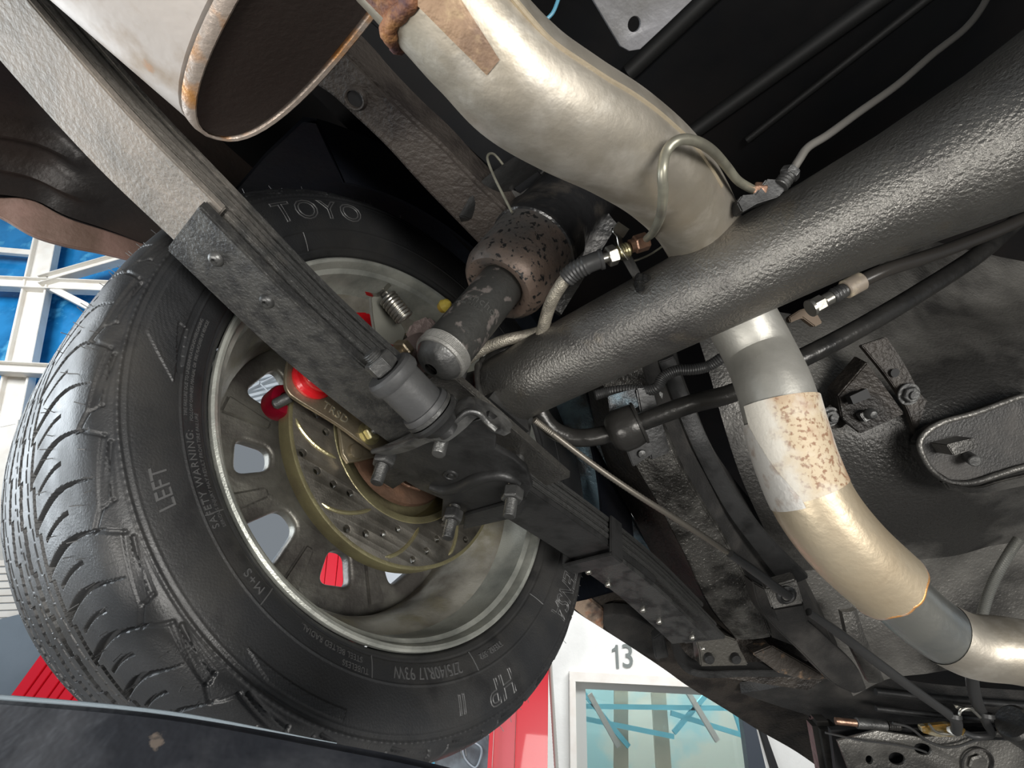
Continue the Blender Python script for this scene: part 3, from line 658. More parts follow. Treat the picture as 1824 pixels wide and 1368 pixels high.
mb = MB(); tube(mb, [g1-gd*.004, O(1575, 482, z=.5), O(1630, 464, z=.51), O(1700, 440, z=.53), O(1800, 400, z=.56), O(1900, 350, z=.60)], .0066, 18, 6); obj('hose', mb, M('brown_rubber_hose', (.05, .045, .04), .3, .1), fh)
mb = MB(); prism(mb, [O(*p, z=.53) for p in ((1425, 552), (1448, 545), (1466, 575), (1452, 582), (1430, 566), (1408, 575), (1405, 565))], dirW((0, 0, .008))); obj('mount_tab', mb, M('rusty_brown_tab', (.12, .085, .055), .6, .2), fh, bevel=.001)

# ================================================================ LEAF SPRING
ls = thing('leaf_spring', 'long black leaf spring crossing the picture from top left to lower right', 'leaf spring', V(.09, 0, -.08))
AI, AO = .120, .0565
# lower face line of the main pack (f, u) at the inboard edge
base = [(-.62, .075), (-.50, .022), (-.386, -.016), (-.299, -.034), (-.185, -.056), (-.06, -.066), (.06, -.066), (.20, -.060), (.32, -.060), (.42, -.070), (.52, -.084)]
def bline(f):
    fs_, us = zip(*base); return float(np.interp(f, fs_, us))
def fr(f0, f1, n): return [f0+(f1-f0)*i/n for i in range(n+1)]
_sm = smooth([Vector((f, u, 0)) for f, u in base], 10); _fx = [p.x for p in _sm]; _uy = [p.y for p in _sm]
def bl2(f): return float(np.interp(f, _fx, _uy))
def leaf(name, mat, f0, f1, off, th, a0=AO, a1=AI, bev=.0012, n=40, parent=ls, label=None, taper=0):
    mb = MB(); F_ = fr(f0, f1, n); rows = []
    for f in F_:
        u = bl2(f)+off; rows += [V(a0, f, u), V(a1, f, u), V(a1, f, u+th), V(a0, f, u+th)]
    fs = []
    for i in range(n):
        for k in range(4): fs.append((i*4+k, i*4+(k+1) % 4, i*4+4+(k+1) % 4, i*4+4+k))
    fs += [(3, 2, 1, 0), (n*4, n*4+1, n*4+2, n*4+3)]
    mb.add(rows, fs); return obj(name, mb, mat, parent, bevel=bev, label=label)
leaf_m = M('spring_leaf_paint', (.075, .075, .073), .45, .4, [(260, .0012)])
_nt = leaf_m.node_tree; _nn = _nt.nodes; _ll = _nt.links; _tc = [n for n in _nn if n.type == 'TEX_COORD'][0]
_dp = _nn.new('ShaderNodeVectorMath'); _dp.operation = 'DOT_PRODUCT'; _dp.inputs[1].default_value = dF; _ll.new(_tc.outputs['Object'], _dp.inputs[0])
_ns = _nn.new('ShaderNodeTexNoise'); _ns.inputs['Scale'].default_value = 40; _ll.new(_tc.outputs['Object'], _ns.inputs['Vector'])
_ma = _nn.new('ShaderNodeMath'); _ma.operation = 'MULTIPLY_ADD'; _ma.inputs[1].default_value = .16; _ll.new(_ns.outputs['Fac'], _ma.inputs[0]); _ll.new(_dp.outputs['Value'], _ma.inputs[2])
_mr = _nn.new('ShaderNodeMapRange'); _mr.inputs['From Min'].default_value = -.25; _mr.inputs['From Max'].default_value = -.17; _ll.new(_ma.outputs[0], _mr.inputs['Value'])
_mx = _nn.new('ShaderNodeMix'); _mx.data_type = 'RGBA'; _mx.inputs['A'].default_value = (.20, .185, .165, 1); _mx.inputs['B'].default_value = (.07, .07, .068, 1)
_ll.new(_mr.outputs['Result'], _mx.inputs['Factor']); _ll.new(_mx.outputs['Result'], _nn['Principled BSDF'].inputs['Base Color'])
leaf('leaf', spring_bare, -.62, -.292, 0, .0070, label='sandy grey bottom leaf at the rear')
leaf('leaf', leaf_m, -.60, .52, .0078, .0062)
leaf('leaf', leaf_m, -.62, .50, .0152, .0062, AO, AI-.0015)
leaf('leaf', leaf_m, -.62, .46, .0226, .0062)
leaf('leaf', leaf_m, -.290, .44, 0, .0066)
# short lower plate bolted under the rear half
leaf('overload_plate', plate_black, -.305, -.03, -.0112, .0105, AO-.001, AI-.003, .0015, label='flat speckled black plate with two dome bolts')
leaf('lower_plate', cast_black, .05, .33, -.0085, .008, AO, AI-.001, .0012)
leaf('lower_plate', spring_black, .24, .475, -.014, .006, AO+.002, AI-.004, .0012)
def dome(mb, c, ax, r, h):
    return lathe(mb, c, ax, [(-.001, r), (h*.35, r), (h*.8, r*.8), (h, r*.55), (h, r*.42), (h*.3, r*.36), (h*.3, 0)], 20)
for x, y in ((386, 461), (476, 536)):
    c = on(x, y, u=-.045); c = O(x, y, a=.088); cc = car(c)
    # put it on the plate's lower face
    for _ in range(6): cc = on(x, y, u=bl2(cc[1])-.0112)
    mb = MB(); dome(mb, V(*cc), -dU, .0062, .0042); obj('dome_bolt', mb, dsteel, ls)
for k, (x, y) in enumerate(((1048, 1018), (1083, 1041), (1145, 1086), (1174, 1107), (1233, 1135), (1252, 1155))):
    cc = (.09, .3, -.08)
    for _ in range(8): cc = on(x, y, u=bl2(cc[1])-.0145)
    mb = MB(); dome(mb, V(*cc), -dU, .0042, .0035); obj('rivet', mb, steel, ls)
# spring clamp with bent ears
cc = on(1095, 975, a=AI+.001); fc = cc[1]
mb = MB()
wv = .012
prism(mb, [V(AI+.0005, fc-wv, bl2(fc)+.03), V(AI+.0005, fc+wv, bl2(fc)+.03), V(AI+.0005, fc+wv, bl2(fc)-.019), V(AI+.0005, fc-wv, bl2(fc)-.019)], dA*.0035)
prism(mb, [V(AI+.004, fc-wv, bl2(fc)-.019), V(AI+.004, fc+wv, bl2(fc)-.019), V(AO-.004, fc+wv, bl2(fc)-.019), V(AO-.004, fc-wv, bl2(fc)-.019)], dU*-.0035)
prism(mb, [V(AO-.0005, fc-wv, bl2(fc)+.03), V(AO-.0005, fc+wv, bl2(fc)+.03), V(AO-.0005, fc+wv, bl2(fc)-.019), V(AO-.0005, fc-wv, bl2(fc)-.019)], dA*-.0035)
obj('clamp', mb, cast_black, ls, bevel=.001)

# lower spring plate and U-bolts
sp_ = thing('spring_plate', 'stamped black lower spring plate holding four threaded studs', 'plate', O(820, 840, u=-.088))
UP = -.084
ring = [(672, 806), (760, 776), (870, 742), (884, 752), (882, 800), (915, 818), (938, 838), (948, 868), (938, 884), (930, 912), (905, 918), (822, 936), (798, 940), (786, 922), (788, 890), (745, 872), (722, 858), (700, 872), (680, 860), (664, 838)]
q = [on(*p, u=UP) for p in ring]
mb = MB(); h2 = on(803, 846, u=UP)
plate(mb, [[(c[0], c[1]) for c in q]], V(0, 0, UP+.004), dA, dF, .008, .0018, 2)
obj('plate_body', mb, cast_black, sp_, ang=50)
mb = MB(); c = V(h2[0], h2[1], UP); lathe(mb, c, -dU, [(0, .008), (.0015, .0075), (.0018, .006), (.0004, .005), (.0004, .0035), (.0022, .003), (.0024, 0)], 24); obj('locating_pin', mb, cast_black, sp_)
mb = MB(); tube(mb, [O(x, y, u=UP-.001) for x, y in ((765, 868), (790, 872), (820, 866), (850, 852), (880, 846), (905, 850), (925, 862))], [.003, .006, .007, .007, .006, .005, .003], 16, 6); obj('pressed_rib', mb, cast_black, sp_)
# raised rear flange: wavy forged edge
fl_top = [((662, 800), -.092), ((700, 786), -.094), ((745, 765), -.094), ((770, 764), -.09), ((798, 742), -.082), ((815, 716), -.072), ((838, 706), -.066), ((862, 716), -.066), ((885, 734), -.072), ((898, 752), -.08)]
fl_bot = [((668, 808), -.100), ((708, 798), -.106), ((748, 781), -.110), ((776, 781), -.110), ((808, 758), -.102), ((830, 738), -.094), ((850, 740), -.092), ((862, 756), -.094), ((878, 770), -.098), ((893, 764), -.094)]
mb = MB(); slab(mb, [O(*p, u=u) for p, u in fl_top], [O(*p, u=u) for p, u in fl_bot], dF*.012+dU*.004, 6, .0015, 4); obj('forged_flange', mb, M('worn_forged_steel', (.16, .16, .155), .42, .5, (150, .0006), ((.06, .06, .06), 30, .5, .65)), sp_, ang=50, bevel=.0008)
mb = MB(); tube(mb, [O(x, y, u=u) for x, y, u in ((664, 804, -.098), (705, 795, -.102), (748, 779, -.106), (776, 779, -.106), (806, 756, -.1), (830, 735, -.092), (852, 736, -.09), (868, 752, -.092), (884, 766, -.096))], .0026, 10, 6); obj('flange_edge', mb, dsteel, sp_)
# step plate at the front (clip under the nuts)
mb = MB(); prism(mb, [O(x, y, u=UP-.001) for x, y in ((828, 912), (905, 890), (938, 884), (930, 912), (905, 920), (826, 938))], dU*-.004); obj('front_step', mb, cast_black, sp_, bevel=.001)
def ubolt(f, pts, labs, lab, nuts):
    ub = thing('u_bolt', lab, 'bolt', V(.09, f, -.05), 'axle clamp bolts')
    a0, a1 = .048, .131
    ends = [V(pts[0][0], pts[0][1], -.07), V(pts[1][0], pts[1][1], -.07)]
    mb = MB(); tube(mb, [ends[0], V(a0, f, 0), V(a0+.012, f, .036), V(.09, f, .046), V(a1-.012, f, .036), V(a1, f, 0), ends[1]], .0058, 18, 8); obj('rod', mb, dsteel, ub)
    for (a, ff, L), nt_ in zip(pts, nuts):
        p = V(a, ff, -.085)
        mb = MB(); thread(mb, p, -dU, .0062, L); obj('threaded_end', mb, dsteel, ub)
        if nt_:
            mb = MB(); hexnut(mb, V(a, ff, -.0865-nt_), -dU, .0112, .0125); obj('hex_nut', mb, dsteel, ub, bevel=.0004)
    return ub
ubolt(-.055, [(.054, -.060, .036), (.127, -.052, .026)], 0, 'rear U bolt of the spring plate, nearer the shock eye', (.002, 0))
ubolt(.045, [(.040, .046, .038), (.125, .046, .036)], 0, 'front U bolt of the spring plate with two hex nuts', (.004, .004))

# ================================================================ SHOCK ABSORBER
sh = thing('shock_absorber', 'oily black shock absorber with worn tan collar leaning up behind the tailpipe', 'shock absorber', O(740, 690, z=.43))
# eye bushing: axis roughly fore and aft
b0, b1 = O(703, 672, z=.418), O(757, 726, z=.432); bd = (b1-b0).normalized(); BL = (b1-b0).length
mb = MB(); lathe(mb, b0, bd, [(-.008, .0105), (-.0085, .019), (-.006, .0212), (.000, .0218), (.003, .0205), (.0035, .0185), (BL-.003, .0185), (BL-.003, .0205), (BL, .0215), (BL+.004, .0215), (BL+.0065, .020), (BL+.0065, .012)], 40); obj('eye_bushing', mb, rubber_matt, sh)
mb = MB(); lathe(mb, b0+bd*BL, bd, [(.002, .0222), (.0055, .0222), (.0065, .0205), (.002, .0205)], 40, None, True); obj('retainer_ring', mb, dsteel, sh)
mb = MB(); hexnut(mb, b0-bd*.0215, bd, .0122, .013); obj('hex_nut', mb, dsteel, sh, bevel=.0005)
mb = MB(); thread(mb, b0-bd*.0275, bd, .0068, .010, .002); obj('stud', mb, dsteel, sh)
mb = MB(); cyl(mb, b0, b1+bd*.03, .009, 20); lathe(mb, b1+bd*.007, bd, [(0, .0215), (.002, .0235), (.006, .022), (.010, .016), (.016, .013)], 36); obj('mount_boss', mb, cast_black, sh)
s0, s1 = O(770, 655, z=.452), O(1075, 290, z=.66); sd = (s1-s0).normalized(); SL = (s1-s0).length
def spx(x, y):                                 # distance along the shock axis nearest to a photo spot
    best = min((abs((O(x, y, z=z)-s0).cross(sd).length), (O(x, y, z=z)-s0).dot(sd)) for z in [.42+.002*i for i in range(150)]); return best[1]
d = [spx(*p) for p in ((772, 640), (796, 618), (862, 545), (890, 505), (925, 455), (940, 430), (965, 400))]
mb = MB(); lathe(mb, s0, sd, [(-.002, .006), (.0, .013), (.004, .0185), (.010, .0215), (.012, .0225)], 44); obj('eye_cap', mb, dsteel, sh)
mb = MB()
rw = .0235
prof = [(.010, .018), (.0105, rw), (.0125, rw+.0012)]
for k in range(6): prof += [(.0135+k*.0014, rw+.0012), (.0142+k*.0014, rw+.0006)]
prof += [(.0225, rw+.001), (.023, rw-.001)]
lathe(mb, s0, sd, prof, 44); obj('knurled_band', mb, M('light_grey_band', (.24, .235, .22), .45, .3, (500, .0004)), sh)
xs = SL*.30
mb = MB(); lathe(mb, s0, sd, [(.021, rw-.0008), (xs+.02, rw-.0008), (xs+.03, .01)], 44); obj('dust_tube', mb, shock_grey, sh)
mb = MB(); lathe(mb, s0, sd, [(xs+.010, rw-.003), (xs+.004, rw+.001), (xs, rw+.006), (xs-.0005, rw+.0115), (xs+.005, rw+.0165), (xs+.013, rw+.0195), (xs+.055, rw+.0205), (xs+.072, rw+.0215), (xs+.082, rw+.021)], 56); obj('collar', mb, shock_tan, sh)
mb = MB(); lathe(mb, s0, sd, [(xs+.070, rw+.0195), (xs+.072, rw+.0235), (xs+.078, rw+.024), (xs+.082, rw+.0225), (xs+.098, rw+.0245), (xs+.102, rw+.0225), (xs+.12, rw+.0215), (SL, rw+.0205), (SL+.06, rw+.02)], 56); obj('outer_tube', mb, shock_black, sh)
# embossed mark on the dust tube
def on_shock(s, ang, r):
    ct = (CAM-(s0+sd*s)); n = (ct-sd*ct.dot(sd)).normalized(); t_ = sd.cross(n)
    return s0+sd*s+(n*math.cos(ang)+t_*math.sin(ang))*r
mb = MB(); text(mb, 'rancho', lambda x, y, z: on_shock(xs*.62+y, -.22+(-x)/rw*-1, rw+z-.0003), .0115, .0004, space=1.1); text(mb, 'MADE IN U.S.A.', lambda x, y, z: on_shock(xs*.62-.008+y, -.5+x/rw, rw+z-.0003), .0045, .0003)
obj('embossed_mark', mb, M('rubbed_dark_lettering', (.10, .10, .095), .4, .4), sh)
mb = MB(); lathe(mb, O(792, 545, z=.60), dA, [(-.01, 0), (-.006, .006), (0, .008), (.006, .006), (.01, 0)], 20)
tag(obj('bump_stop', mb, yellow_m), 'small yellow rubber stop peeping out left of the shock tube', 'rubber stop')
mb = MB(); lathe(mb, O(738, 618, z=.56), (O(755, 640, z=.55)-O(738, 618, z=.56)), [(0, 0), (0, .019), (.008, .021), (.020, .021), (.024, .012), (.024, 0)], 30)
kb = tag(obj('axle_bracket_bushing', mb, M('dusty_red_grey_iron', (.16, .12, .11), .5, .4, (150, .0008))), 'dusty round iron bushing between spring top and shock', 'bushing')
c0 = O(722, 612, z=.53); dd = (O(700, 585, z=.50)-c0).normalized()
mb = MB(); hexnut(mb, O(722, 620, z=.535), dirW((-.3, .45, -.8)), .011, .011); cyl(mb, O(722, 620, z=.535), O(722, 620, z=.535)+dirW((-.3, .45, -.8)).normalized()*.016, .005); obj('hex_nut', mb, zinc_plate, kb, bevel=.0003)
mb = MB(); prism(mb, [O(*p, z=.575) for p in ((720, 600), (732, 575), (762, 562), (790, 588), (775, 625), (740, 640))], dirW((0, 0, .03))); obj('bracket_block', mb, M('dusty_red_grey_iron', (.16, .12, .11)), kb, bevel=.003)

# ================================================================ PARKING BRAKE LEVER, CALIPER, DISC
cb = thing('caliper_bracket', 'olive zinc bracket plate stamped TRSD below the leaf spring', 'bracket', O(600, 720, a=.02))
BA = .010
ring = [(528, 600), (512, 640), (506, 680), (512, 700), (530, 715), (600, 758), (668, 806), (690, 800), (705, 770), (700, 740), (640, 640), (560, 570)]
q = [on(*p, a=BA) for p in ring]
mb = MB(); plate(mb, [[(c[1], c[2]) for c in smooth([Vector((x[1], x[2], 0)) for x in q+[q[0]]], 4) for c in [(0, c[0], c[1])]][:-1]], V(BA, 0, 0), dF, dU, .005, .0012, 2)
obj('bracket_plate', mb, zinc_plate, cb, ang=50)
mb = MB(); c = O(598, 735, a=BA+.003)
ux = (O(622, 752, a=BA)-O(598, 735, a=BA)).normalized(); uz = dA; uy = uz.cross(ux)
text(mb, 'TRSD', lambda x, y, z: c+ux*x+uy*y+uz*z, .0125, .0003, space=1.05); obj('stamped_letters', mb, M('bright_stamp', (.62, .58, .45), .3, .7), cb)
for x, y in ((650, 730), (657, 772)):
    p = O(x, y, a=BA+.002)
    mb = MB(); lathe(mb, p, dA, [(0, 0), (0, .013), (.0015, .013), (.002, 0)], 28); hexnut(mb, p+dA*.002, dA, .0098, .008); obj('hex_nut', mb, zinc, cb, bevel=.0004)
    mb = MB(); thread(mb, p+dA*.009, dA, .0045, .007, .0018); obj('stud', mb, dsteel, cb)
mb = MB(); q = [on(*p, a=BA-.02) for p in ((602, 760), (608, 810), (618, 826), (640, 822), (668, 815), (690, 800), (650, 770))]
plate(mb, [[(c[1], c[2]) for c in q]], V(BA-.02, 0, 0), dF, dU, .006, .0015, 2); obj('lower_plate', mb, zinc_plate, cb)
mb = MB(); lathe(mb, O(632, 805, a=BA-.017), dA, [(0, .009), (.004, .008), (.005, .005), (.005, 0)], 24); obj('washer', mb, zinc_plate, cb)
# caliper
ca = thing('brake_caliper', 'bright red brake caliper with rubber bushings under the leaf spring', 'brake caliper', O(560, 680, a=0))
c = O(556, 676, a=BA+.003)
mb = MB(); lathe(mb, c, dA, [(0, .0215), (.004, .0222), (.008, .020), (.0095, .0165), (.014, .0195), (.018, .0195), (.021, .016), (.021, .0085), (.0, .0085)], 40, None, True); obj('slide_bushing', mb, red_m, ca)
mb = MB(); lathe(mb, c, dA, [(.005, .0087), (.024, .0087), (.025, .0065), (.022, .0055), (.022, .003), (.018, 0)], 24); obj('slide_pin', mb, hub_m, ca)
c = O(503, 716, a=-.030)
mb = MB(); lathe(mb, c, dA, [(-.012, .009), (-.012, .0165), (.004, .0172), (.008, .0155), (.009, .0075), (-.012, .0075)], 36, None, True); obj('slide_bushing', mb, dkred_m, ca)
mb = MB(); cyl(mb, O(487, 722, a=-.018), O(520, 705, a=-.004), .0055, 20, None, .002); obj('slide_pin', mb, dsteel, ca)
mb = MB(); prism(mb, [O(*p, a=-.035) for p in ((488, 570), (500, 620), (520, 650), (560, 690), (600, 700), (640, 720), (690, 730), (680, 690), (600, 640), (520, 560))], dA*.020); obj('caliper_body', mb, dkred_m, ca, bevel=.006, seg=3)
mb = MB(); prism(mb, [O(*p, a=-.012) for p in ((535, 600), (560, 630), (640, 700), (720, 740), (760, 650), (650, 560), (575, 560))], dA*.008); obj('caliper_cover', mb, red_m, ca, bevel=.003, seg=2)
# parking brake lever plate and coil spring
pb = thing('parking_brake_lever', 'thin zinc lever plate with a small coil spring above the leaf spring', 'lever', O(690, 560, z=.56))
zt_ = .56
mb = MB(); prism(mb, [O(*p, z=z) for p, z in (((658, 533), .545), ((668, 525), .55), ((680, 518), .555), ((694, 527), .56), ((705, 560), .57), ((722, 590), .58), ((712, 620), .58), ((690, 610), .57), ((664, 590), .56), ((660, 560), .55))], dirW((0, 0, .003))); obj('lever_plate', mb, M('dusty_zinc_lever', (.22, .22, .19), .4, .6), pb, bevel=.0006)
mb = MB(); slab(mb, [O(x, y, z=.54) for x, y in ((650, 519), (672, 522), (692, 503))], [O(x, y, z=.55) for x, y in ((652, 525), (673, 528), (696, 507))], dirW((0, 0, .005)), 3); obj('lever_tip', mb, steel, pb, bevel=.0004)
mb = MB(); slab(mb, [O(x, y, z=.545) for x, y in ((657, 530), (659, 560), (664, 592))], [O(x, y, z=.545) for x, y in ((661, 529), (663, 560), (668, 592))], dirW((0, 0, .004)), 3); obj('lever_edge', mb, steel, pb)
q0, q1 = O(690, 530, z=.55), O(722, 568, z=.55); qd = (q1-q0).normalized(); _, qx, qy = frame_of(qd)
mb = MB(); NT = 7.5
tube(mb, [q0+(q1-q0)*(i/120)+(qx*math.cos(2*math.pi*NT*i/120)+qy*math.sin(2*math.pi*NT*i/120))*.0088 for i in range(121)], .0016, 8, 1, True); obj('coil_spring', mb, steel, pb)
mb = MB(); tube(mb, [O(682, 527, z=.55), O(688, 521, z=.548), O(694, 530, z=.548), O(692, 538, z=.546)], .0016, 8, 4); obj('spring_hook', mb, steel, pb)
# disc
bd_ = thing('brake_disc', 'drilled and slotted brake disc with gold zinc rim inside the wheel', 'brake disc', WP(-.03, 0, 0))
DR, DI, DAx = .152, .098, -.022
def wl(r, t): t = math.radians(t); return (r*math.sin(t), r*math.cos(t))
loops = [[wl(DR-.003, k*2.5) for k in range(144)], [wl(DI, k*2.5) for k in range(144)]]
for g in range(10):
    for k, rad in enumerate((.141, .132, .122, .111)):
        x, y = wl(rad, 230.5-36*g-8.7*k); loops.append(circ2(x, y, .0040, 14))
mb = MB(); plate(mb, loops, WP(DAx, 0, 0), dF, dU, .007, .0004); obj('friction_ring', mb, rotor_m, bd_, ang=40)
mb = MB(); lathe(mb, WP(DAx, 0, 0), dA, [(.0030, DR-.0055), (.0036, DR-.004), (.003, DR-.0005), (.002, DR), (-.016, DR), (-.018, DR-.002), (-.018, DR-.006)], 128); obj('outer_rim', mb, zinc, bd_)
mb = MB(); lathe(mb, WP(DAx, 0, 0), dA, [(.0032, DI+.004), (.0042, DI+.003), (.0042, DI), (.003, DI-.004), (-.006, DI-.006), (-.03, DI-.010), (-.03, .02)], 128); obj('hat', mb, zinc, bd_)
for k in range(10):
    mb = MB(); t0 = 209+36*k
    pts = [WP(DAx+.0032, .144-.038*u_**1.35, t0-20*u_) for u_ in [q_/10 for q_ in range(11)]]
    tube(mb, pts, [.0008]+[.0023]*9+[.0008], 8, 1); obj('slot', mb, zinc, bd_)
mb = MB(); lathe(mb, WP(-.028, 0, 0), dA, [(0, .08), (.004, .078), (.004, .035), (.03, .033), (.034, .028), (.034, 0)], 60); hb = tag(obj('wheel_hub', mb, hub_m), 'rusty brown hub flange in the middle of the brake disc', 'hub')
for k in range(5):
    p = WP(-.024, .058, 20+72*k+166); mb = MB(); lathe(mb, p, dA, [(0, .0115), (.0012, .0115), (.0016, .010), (.0002, .0095), (.0002, 0)], 24); obj('stud_boss', mb, hub_m, hb)
mb = MB(); tube(mb, [O(x, y, z=z) for x, y, z in ((655, 805, .60), (668, 812, .598), (690, 838, .6), (720, 862, .61), (748, 872, .62))], .0022, 10, 6); obj('hub_wire', mb, copperish, hb)

# ================================================================ WHEEL
wl_ = thing('wheel', 'wide road wheel with ribbed tyre and pale alloy rim seen from its inner side', 'wheel', WP(-.12, 0, 0))
tpts = [(-.010, .2325), (-.002, .2345), (.004, .238), (.012, .250), (.019, .270), (.0215, .288), (.0205, .302), (.015, .314), (.005, .321), (-.012, .3255), (-.05, .3285), (-.12, .330), (-.19, .3285), (-.228, .3255), (-.245, .321), (-.255, .314), (-.262, .29), (-.262, .27), (-.25, .25), (-.236, .232)]
prof = [(p.x, p.y) for p in smooth([Vector((a, r, 0)) for a, r in tpts], 12)]
# resample evenly
pa = np.array(prof); sl = np.r_[0, np.cumsum(np.hypot(*np.diff(pa, axis=0).T))]
ns = 380; _w1 = np.interp(-.10, -pa[:130, 0], sl[:130]) if False else sl[int(np.argmin(np.abs(pa[:, 0]+.10)+np.abs(pa[:, 1]-.33)))]; ss_ = np.r_[np.linspace(0, _w1, 260, endpoint=False), np.linspace(_w1, sl[-1], 120)]; pa = np.stack([np.interp(ss_, sl, pa[:, 0]), np.interp(ss_, sl, pa[:, 1])], 1)
tn = np.gradient(pa, axis=0); tn /= np.linalg.norm(tn, axis=1)[:, None]; nrm = np.stack([-tn[:, 1], tn[:, 0]], 1)
nrm *= np.sign((nrm*(pa-np.array([-.12, .25]))).sum(1))[:, None]
NT_ = 2592; th = np.arange(NT_)*360/NT_
TH, AA = np.meshgrid(th, pa[:, 0], indexing='ij'); RR = np.broadcast_to(pa[:, 1], AA.shape)
idx = np.broadcast_to(np.arange(ns), AA.shape)
dep = np.zeros_like(AA)
def ss01(x, a, b): t_ = np.clip((x-a)/(b-a), 0, 1); return t_*t_*(3-2*t_)
NP = 56; PD = 360/NP; mm = .0057                # metres per degree at the tread
tr = RR > .3125
tt = (.018-AA)/.104                            # 0 at inner shoulder, 1 at first rib groove
def wrapd(x, p): return (x+p/2) % p-p/2
ofs = -1.5*np.sin(np.pi*np.clip(tt, 0, 1))+1.0*tt; TH0 = 248.6
d1 = np.abs(wrapd(TH-TH0+ofs, PD))*mm       # thick lateral grooves
w1 = .0006+.0026*np.clip((tt-.08)/.6, 0, 1)
m1 = tr & (tt > .08) & (tt < 1.02)
dep += np.where(m1, -.0065*(1-ss01(d1, w1*.55, w1*1.05))*np.clip((tt-.06)/.35, .15, 1), 0)
d2 = np.abs(wrapd(TH-TH0+PD/2+ofs, PD))*mm  # thin ones between
m2 = tr & (tt > .40) & (tt < .90)
dep += np.where(m2, -.004*(1-ss01(d2, .0008, .0017)), 0)
def ring_groove(c, w, dpt, saw=0.0, ph=0.0):
    global dep
    s = ((TH+ph) % PD)/PD
    dd_ = np.abs(AA-(c+saw*(s-.5)))
    dep += np.where(tr, -dpt*(1-ss01(dd_, w*.5, w*.62)), 0)
ring_groove(-.089, .006, .007, .007, -2); ring_groove(-.104, .0016, .003, .006, 3)
ring_groove(-.126, .0075, .007, .008, 2); ring_groove(-.142, .0014, .003, .006, 5)
ring_groove(-.165, .007, .007, .010, 6); ring_groove(-.19, .0016, .003, .005, 1); ring_groove(-.205, .006, .006, .008, 4)
d3 = np.abs(wrapd(TH+(AA+.15)*180, PD))*mm
dep += np.where(tr & (AA < -.205), -.005*(1-ss01(d3, .001, .002)), 0)
# engraved outlines on the shoulder
def line(t0, r0, t1, r1, w=.0018, dpt=.0012, per=PD*2):
    global dep
    # in (theta, arc) space; arc measured along the profile
    y = np.broadcast_to(ss_, AA.shape)
    x = wrapd(TH-(t0+t1)/2, per)*mm; hx = (t1-t0)/2*mm; cy = (r0+r1)/2; hy = (r1-r0)/2
    tt_ = np.clip((x*hx+(y-cy)*hy)/(hx*hx+hy*hy), -1, 1)
    dd_ = np.hypot(x-tt_*hx, y-cy-tt_*hy)
    dep += -dpt*(1-ss01(dd_, w*.5, w*1.1))
iS = int(np.argmin(np.abs(pa[:, 0]-.015)+np.abs(pa[:, 1]-.314)))
_ii = int(np.argmin(np.abs(pa[:, 0]+.02)+np.abs(pa[:, 1]-.3265)))
def sR(r): return float(np.interp(r, pa[:_ii, 1], ss_[:_ii]))
line(238.5, sR(.3185), 247.6, sR(.3115), .0022, .0015); line(247.6, sR(.3115), 249.0, sR(.3215)); line(236.2, sR(.3225), 238.5, sR(.3185), .0022, .0015)
line(238.6, sR(.3165), 246.6, sR(.3085), .0022, .0014); line(239.0, sR(.3120), 246.6, sR(.3085)); line(238.6, sR(.3165), 239.0, sR(.3120))
side = (AA > -.03)
for rc, w_, dd0 in ((.3045, .0016, .0012), (.2995, .0010, .0005), (.2615, .0009, .0009), (.2415, .0012, -.0008)):
    dep += np.where(side & (idx < iS+2), dd0*(1-ss01(np.abs(RR-rc), w_*.5, w_*1.1)), 0)
dot = np.where(side & (np.abs(RR-.3045) < .001), .0003*(np.sin(np.radians(TH*300)) > 0), 0); dep += dot
# hatched flash panels
for t0, t1, r0, r1, c_ in ((251.5, 290, .268, .2935, 300), (180, 200, .288, .297, -900)):
    lim = t0-(r1-RR)*c_ if c_ > 0 else t0
    up_ = t1 if c_ > 0 else t1-(RR-r0)*700
    msk = side & (idx < iS+2) & (TH > lim) & (TH < up_) & (RR > r0) & (RR < r1)
    dep += np.where(msk, .0007+.0005*((((TH-RR*900)*3) % 1) > .5), 0)
msk = side & (TH > 246) & (TH < 256-(.29-RR)*40) & (RR > .262+(TH-246)*.0004) & (RR < .266+(TH-246)*.0009)
dep += np.where(msk, -.0012, 0)
pos_a = AA+nrm[:, 0]*dep; pos_r = RR+nrm[:, 1]*dep
tr_ = np.radians(TH)
Fv, Uv, Av = np.array(dF), np.array(dU), np.array(dA); loc = np.array(wl_['_o']); og = np.array(ORG)
P3 = og+pos_a[..., None]*Av+pos_r[..., None]*(np.sin(tr_)[..., None]*Fv+np.cos(tr_)[..., None]*Uv)-loc
me = bpy.data.meshes.new('tyre'); nv = NT_*ns; me.vertices.add(nv); me.vertices.foreach_set('co', P3.reshape(-1))
i_, j_ = np.meshgrid(np.arange(NT_), np.arange(ns-1), indexing='ij'); i2 = (i_+1) % NT_
quads = np.stack([i_*ns+j_, i_*ns+j_+1, i2*ns+j_+1, i2*ns+j_], -1).reshape(-1, 4)
nq = len(quads); me.loops.add(nq*4); me.loops.foreach_set('vertex_index', quads.reshape(-1)); me.polygons.add(nq)
me.polygons.foreach_set('loop_start', np.arange(nq)*4); me.update(calc_edges=True); me.validate()
me.shade_smooth(); me.set_sharp_from_angle(angle=math.radians(60)); me.materials.append(rubber)
ty = bpy.data.objects.new('tyre', me); S.collection.objects.link(ty); ty.parent = wl_; ty['_o'] = list(wl_['_o'])
pin = pa[:iS+8]
def side_pt(r, t, z):
    a = float(np.interp(r, pin[:, 1], pin[:, 0])); return WP(a+z, r, t)
